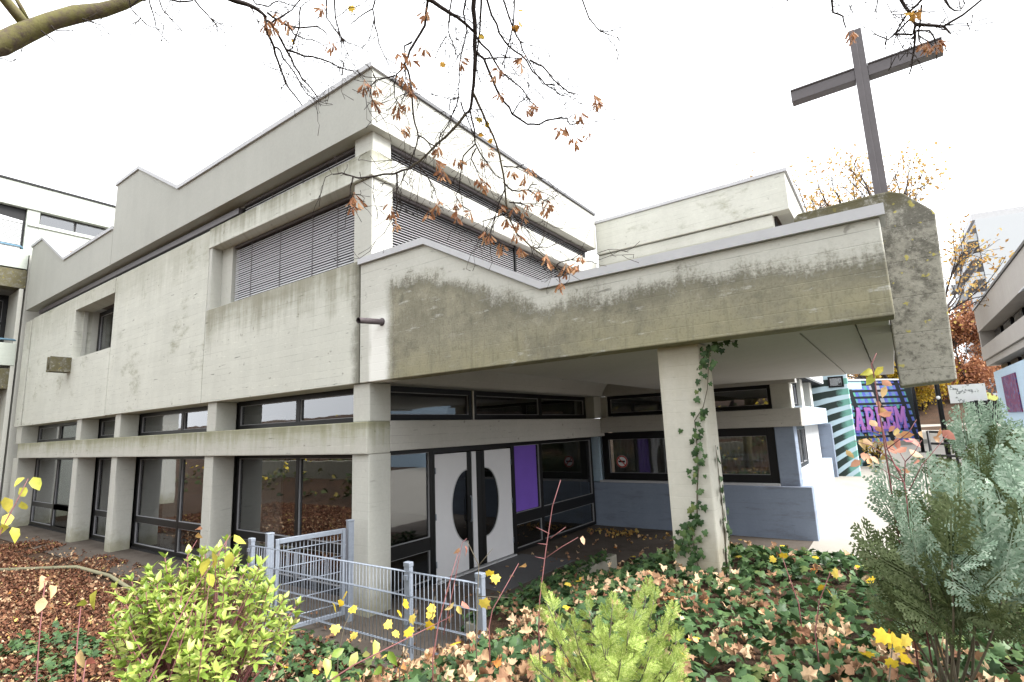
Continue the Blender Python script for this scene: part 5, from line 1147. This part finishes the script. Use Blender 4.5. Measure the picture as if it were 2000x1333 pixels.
over = [up] + chain([(430, -150), (640, -260), (930, -300), (1250, -280), (1500, -230), (1800, -160), (1960, -100)], 4.1)
limb(over, [.09, .055, .05, .045, .04, .035, .025, .015], 8)
tgt = chain([(275, -8), (360, -30), (430, -60)], 4.3); limb([A_[-1]] + tgt[1:], [.03, .024, .018], 8)
limb(chain([(24, 98), (10, 92), (-12, 84)], 4.38), [.022, .034, .03], 8)
limb(chain([(50, 50), (28, 22), (5, -6), (-10, -26)], 4.45), [.028, .028, .026, .022], 8)
limb(chain([(56, 42), (44, 20), (30, -5)], 4.5), [.010, .012, .011], 6)
T = [  # traced branches: (start radius in mm, points)
 (19, [(425, -40), (440, -5), (480, 8), (500, 17), (520, 34)]), (9, [(518, 34), (520, 60), (535, 92), (543, 120), (550, 140), (562, 170), (590, 206)]), (6, [(535, 92), (548, 100), (562, 125), (580, 150), (600, 185), (616, 194)]),
 (8, [(522, 40), (540, 62), (560, 100), (575, 130), (590, 155), (607, 172), (620, 190)]), (7, [(560, 98), (580, 104), (595, 110), (625, 115), (640, 120), (660, 130), (692, 140)]), (7, [(522, 25), (540, 38), (560, 50), (585, 55), (620, 52), (632, 60), (638, 68)]),
 (6, [(530, 45), (545, 36), (570, 20), (592, -10)]), (5, [(555, 45), (575, 68), (600, 78), (620, 82), (640, 95)]), (5, [(587, 15), (585, 50), (575, 75), (572, 95)]), (5, [(480, -15), (500, 8), (525, 13), (545, 2), (565, 10), (587, 15), (606, 0)]),
 (5, [(637, -25), (638, 35), (655, 60), (667, 75), (675, 95), (682, 112)]), (5, [(652, -25), (655, 35), (665, 70), (672, 90)]), (5, [(740, -25), (728, 18), (732, 50), (740, 85), (752, 113), (772, 124)]), (4, [(727, 18), (700, 35), (685, 47)]),
 (15, [(770, -60), (829, -5), (862, 15), (893, 34), (927, 64)]), (15, [(925, -60), (926, -5), (927, 40), (928, 66), (928, 110), (926, 150), (923, 180), (919, 212), (910, 222)]),
 (10, [(910, 222), (880, 258), (855, 280), (820, 315), (800, 330)]), (7, [(800, 330), (770, 340), (730, 345), (700, 348), (690, 345), (668, 338), (650, 341)]), (6, [(690, 345), (685, 365), (683, 385)]), (6, [(775, 340), (774, 380), (774, 410), (766, 425)]), (5, [(815, 320), (835, 345), (848, 370), (843, 388)]), (5, [(790, 335), (787, 352), (798, 362)]),
 (9, [(923, 180), (935, 205), (950, 240), (962, 263), (975, 300), (983, 340), (986, 365), (992, 422), (1010, 458), (1037, 482), (1070, 509), (1086, 522), (1093, 532), (1094, 550)]), (6, [(918, 215), (927, 255), (928, 280), (938, 300), (955, 325), (968, 343), (982, 350)]), (5, [(928, 282), (905, 305), (902, 325), (897, 370), (890, 382), (900, 400), (920, 412)]), (5, [(930, 290), (920, 310), (930, 330), (938, 340)]),
 (5, [(983, 325), (1000, 326), (1015, 325), (1033, 318)]), (6, [(987, 360), (1000, 372), (1015, 374), (1032, 372), (1036, 362), (1050, 360)]), (5, [(1032, 372), (1052, 385), (1070, 395)]), (5, [(986, 370), (975, 395), (968, 420), (963, 455)]), (5, [(992, 415), (975, 422), (945, 432), (943, 445)]), (5, [(995, 395), (1015, 398), (1032, 403)]), (5, [(1003, 420), (1015, 435), (1020, 455)]), (5, [(1086, 522), (1095, 512), (1115, 508), (1130, 498)]), (5, [(1035, 482), (1050, 485), (1060, 482)]),
 (8, [(838, -25), (835, 5), (830, 50), (812, 80), (800, 100), (790, 125), (800, 150), (803, 170), (805, 190), (808, 230), (815, 255), (817, 265), (838, 280), (855, 287)]), (6, [(805, 82), (790, 90), (790, 112), (793, 125)]), (5, [(790, 130), (775, 145), (770, 165), (770, 190), (782, 205)]), (5, [(805, 178), (790, 185), (783, 195)]), (5, [(772, 148), (735, 157), (728, 146)]), (5, [(735, 157), (725, 168), (722, 190)]), (5, [(817, 265), (810, 295), (800, 325), (788, 348)]),
 (7, [(943, -25), (960, 30), (975, 65), (985, 80), (1005, 100), (1028, 118), (1040, 140), (1065, 165), (1085, 177), (1100, 188)]), (8, [(928, 100), (945, 115), (955, 140), (970, 175), (985, 200), (1000, 223), (1030, 243), (1053, 244), (1068, 235), (1095, 230), (1108, 232), (1112, 243), (1130, 240)]), (5, [(1000, 225), (1015, 200), (1030, 188)]), (7, [(930, 72), (955, 100), (975, 135), (990, 150), (1015, 170), (1030, 190), (1043, 205)]), (6, [(978, -25), (993, 30), (1005, 60), (1015, 80), (1030, 115), (1060, 165), (1085, 168)]), (6, [(1035, 118), (1060, 130), (1080, 155), (1110, 180), (1130, 185)]),
 (5, [(1005, -20), (1003, 45), (990, 100), (980, 130), (985, 150)]), (5, [(1130, -25), (1150, 35), (1170, 60), (1200, 72)]), (5, [(942, 115), (990, 113), (1020, 115)]), (7, [(940, -20), (938, 40), (935, 80), (930, 140)]), (6, [(915, -20), (905, 25), (912, 60), (900, 110), (897, 150), (895, 190)]), (5, [(895, 190), (885, 220), (875, 245), (860, 262), (858, 285)]), (5, [(897, 190), (880, 195), (878, 215), (870, 215)]), (5, [(885, -20), (875, 60), (895, 115)]), (4, [(872, 70), (855, 100), (846, 128)]), (6, [(900, 200), (912, 230), (925, 262)]),
 (5, [(275, -5), (255, 15), (266, 28), (280, 43)]), (4, [(280, 43), (302, 55)]), (4, [(290, -5), (300, 30), (305, 55), (318, 72), (334, 88)]), (4, [(305, -10), (318, 20), (345, 48), (356, 62)]), (4, [(160, 37), (180, 43), (198, 49), (216, 70)]), (6, [(315, -6), (350, 4), (375, 2), (390, -10)]), (5, [(380, 0), (398, 22), (410, 35), (425, 45), (440, 52)]), (4, [(410, 35), (425, 52), (442, 66)]), (4, [(80, 60), (98, 74), (108, 83)]), (4, [(100, 50), (110, 60), (140, 62)]), (3, [(0, 115), (20, 121), (32, 115)]),
 (8, [(1752, -40), (1760, 0), (1776, 24), (1788, 49), (1782, 68), (1750, 67)]), (7, [(1788, 49), (1815, 50), (1843, 52), (1880, 30), (1923, -5)]), (5, [(1843, 52), (1857, 67)]), (5, [(1786, 60), (1786, 88), (1782, 115), (1776, 146)]), (5, [(1804, -5), (1774, 25), (1755, 55), (1739, 74)]), (4, [(1790, 20), (1765, 50), (1735, 78), (1715, 70), (1704, 68)]), (4, [(1800, 10), (1797, 45), (1795, 80), (1800, 88)]), (4, [(1790, 60), (1815, 60), (1826, 78), (1830, 92)]), (5, [(1622, -20), (1627, 25), (1646, 32), (1652, 55)]), (4, [(1840, -10), (1855, 15), (1875, 22), (1885, 5)]), (3, [(1715, -5), (1708, 25)]), (4, [(1525, -5), (1540, 3)])]
rt_ = np.random.default_rng(5); tw_ = MB(); tl_ = MB(); fine = MB()
for i, (r_, pts) in enumerate(T):
    dd = 3.75 + 0.35 * math.sin(i * 1.7)
    if pts[0][0] > 1500: dd = 3.2
    if pts[0][0] < 460: dd = 4.3
    # children start where they meet their parent; keep families at a common distance
    dd = {True: 3.8, False: dd}[pts[0][0] > 640 and pts[0][0] < 1200]
    if 460 <= pts[0][0] <= 640: dd = 4.3
    W = []
    for j in range(len(pts) - 1):
        a, b_ = np.array(pts[j], float), np.array(pts[j + 1], float)
        W.append(at(a[0], a[1], dd)); m_ = (a + b_) / 2 + rt_.normal(0, 1.0, 2); W.append(at(m_[0], m_[1], dd + rt_.normal(0, .01)))
    W.append(at(*pts[-1], dd))
    rr = np.linspace(r_ * .00105, max(.0022, r_ * .00054), len(W))
    MB().tube(W, list(rr), 6).build('branch', m_twigl if r_ >= 9 and pts[0][1] > 60 else m_twig, mp)
    if r_ >= 5 and pts[0][0] < 1200:
        for j in range(2 if r_ < 8 else 3):
            s_ = rt_.integers(len(W) // 3, len(W) - 1); d_ = W[s_] - W[s_ - 1]; d_ /= np.linalg.norm(d_) + 1e-9; d_ = d_ + rt_.normal(0, .55, 3) + np.array([0, 0, -.15]); q = [W[s_]]; l_ = rt_.uniform(.18, .5)
            for m_ in range(6):
                d_ = d_ + rt_.normal(0, .30, 3) + np.array([0, 0, -.05]); d_ /= np.linalg.norm(d_); q.append(q[-1] + d_ * l_ / 6)
                if rt_.random() < .75: b2 = d_ + rt_.normal(0, .8, 3); b2 /= np.linalg.norm(b2); fine.tube([q[-1], q[-1] + b2 * rt_.uniform(.015, .09), q[-1] + b2 * rt_.uniform(.09, .13) + rt_.normal(0, .02, 3)], [.0016, .0015, .0020], 4)
            MB().tube(q, list(np.linspace(.0027, .0016, 7)), 5).build('branch', m_twig, mp)
    if pts[0][1] < 1 and (640 < pts[0][0] < 1600 or pts[0][0] > 1600):         # joins the limb overhead, above the frame
        seg = [(over[k_] + (over[k_ + 1] - over[k_]) * f_) for k_ in range(len(over) - 1) for f_ in (0, .25, .5, .75)]
        q = min(seg, key=lambda a_: np.linalg.norm(a_ - W[0])); mid = (q + W[0]) / 2 + np.array([0, 0, .12]) + rt_.normal(0, .03, 3)
        c_ = [(1 - u_) ** 2 * q + 2 * u_ * (1 - u_) * mid + u_ * u_ * W[0] for u_ in np.linspace(0, 1, 6)]
        MB().tube(c_, list(np.linspace(rr[0] * 1.7, rr[0], 6)), 6).build('branch', m_twig, mp)
    # short side shoots with buds
    L = sum(np.linalg.norm(np.array(pts[j + 1]) - np.array(pts[j])) for j in range(len(pts) - 1))
    for j in range(int(L / (17 if r_ < 9 else 45))):
        s_ = rt_.integers(0, len(W) - 1); p_ = W[s_] + (W[s_ + 1] - W[s_]) * rt_.random(); d_ = (W[min(s_ + 1, len(W) - 1)] - W[s_]); d_ /= np.linalg.norm(d_) + 1e-9
        d_ = d_ * .6 + rt_.normal(0, .6, 3) + np.array([0, 0, -.1]); d_ /= np.linalg.norm(d_); l_ = rt_.uniform(.03, .24); q = [p_]
        for m_ in range(3): d_ = d_ + rt_.normal(0, .28, 3); d_ /= np.linalg.norm(d_); q.append(q[-1] + d_ * l_ / 3)
        fine.tube(q, [.0021, .0018, .0016, .0020], 4)
        if rt_.random() < .5: fine.tube([q[2], q[2] + rt_.normal(0, .022, 3)], [.0017, .0024], 4)
fine.build('twigs', m_twig, mp, kind='stuff')
def cluster_proto(seed):
    r_ = np.random.default_rng(seed); V, Fc = [], []
    for i in range(6):
        a = r_.uniform(0, 6.28); root = np.array([math.cos(a) * .22 * r_.random(), math.sin(a) * .22 * r_.random(), -.15 - .5 * r_.random()])
        o = len(V); V += [(0, 0, 0), (.015, 0, 0), tuple(root + [.012, 0, 0]), tuple(root)]; Fc += [(o, o + 1, o + 2), (o, o + 2, o + 3)]
        for s_ in (-1, 1):
            b_ = a + s_ * .5 + r_.normal(0, .3); d_ = np.array([math.cos(b_) * .55, math.sin(b_) * .55, -.85 + r_.normal(0, .2)]); d_ /= np.linalg.norm(d_); sd = np.cross(d_, r_.normal(0, 1, 3)); sd /= np.linalg.norm(sd); L = r_.uniform(.38, .52); o = len(V)
            for u_, w_ in ((0, .035), (.18, .05), (.55, .10), (.88, .085), (1.0, .02)): 
                V.append(tuple(root + d_ * L * u_ - sd * w_ * .35)); V.append(tuple(root + d_ * L * u_ + sd * w_))
            for m_ in range(4): Fc += [(o + 2 * m_, o + 2 * m_ + 1, o + 2 * m_ + 3), (o + 2 * m_, o + 2 * m_ + 3, o + 2 * m_ + 2)]
    return np.array(V), np.array(Fc)
m_old = leafy('amber_maple_leaf', [(0, (0.42, 0.19, 0.03)), (0.6, (0.58, 0.33, 0.05)), (1, (0.62, 0.45, 0.06))], 0.55, 0.25, 0.3)
cl = [fast_mesh('seed_cluster', *cluster_proto(s_), m_seed) for s_ in range(4)]
SEEDS = [(517, 30), (545, 26), (560, 30), (525, 42), (647, 76), (632, 8), (777, 98), (783, 138), (795, 150), (775, 215), (785, 240), (778, 195), (808, 172), (897, 112), (833, 14), (830, 84), (1028, 108), (973, 128), (975, 178), (1043, 198), (1025, 206), (1130, 215), (1140, 232), (1090, 247), (1098, 240), (1120, 260), (1148, 255), (1168, 188), (1155, 178), (858, 282), (848, 308), (952, 288), (893, 304), (945, 345), (935, 342), (1000, 328), (1022, 330), (1038, 325), (1012, 368), (1048, 364), (1070, 392), (1033, 395), (975, 398), (1020, 412), (1008, 428), (987, 422), (838, 405), (855, 388), (920, 412), (893, 390), (895, 405), (692, 375), (685, 388), (770, 408), (772, 428), (765, 395), (945, 448), (955, 455), (1008, 450), (972, 480), (980, 470), (1015, 482), (1068, 495), (1105, 512), (1130, 508), (1135, 498), (1093, 545), (1662, 56), (1668, 62), (1803, 80), (1825, 85), (1832, 78), (1812, 78), (712, 155), (722, 185), (735, 168), (800, 200), (865, 330), (940, 310), (798, 108), (1000, 400), (1064, 388)]
for (a, b) in SEEDS:
    dd = 3.2 if a > 1500 else (4.3 if a < 640 else 3.8)
    R = rot_mats(np.array([rng.uniform(0, 6.28)]), rng.normal(0, .25, 1), rng.normal(0, .25, 1))[0]
    inst('seed_cluster', cl[rng.integers(4)], mat4(at(a, b, dd - .01), R, rng.uniform(.085, .125) if a < 1500 else .065), mp)
ml = [fast_mesh('leaf', V, F_, m_old) for V, F_ in map_protos]
for (a, b) in [(685, 12), (1020, 22), (1012, 58), (1013, 45), (950, 240), (955, 258), (962, 275), (935, 262), (936, 230), (868, 124), (1788, 28), (1778, 24), (1800, 30), (575, 82), (943, 70)]:
    dd = 3.2 if a > 1500 else (4.3 if a < 640 else 3.8); p_ = at(a, b, dd)
    f = frame_from(rng.normal(0, 1, 3) + np.array([0, 0, -1]), (EYE - p_) + rng.normal(0, 2.2, 3)); inst('leaf', ml[rng.integers(3)], mat4(p_, f, rng.uniform(.034, .052)), mp)
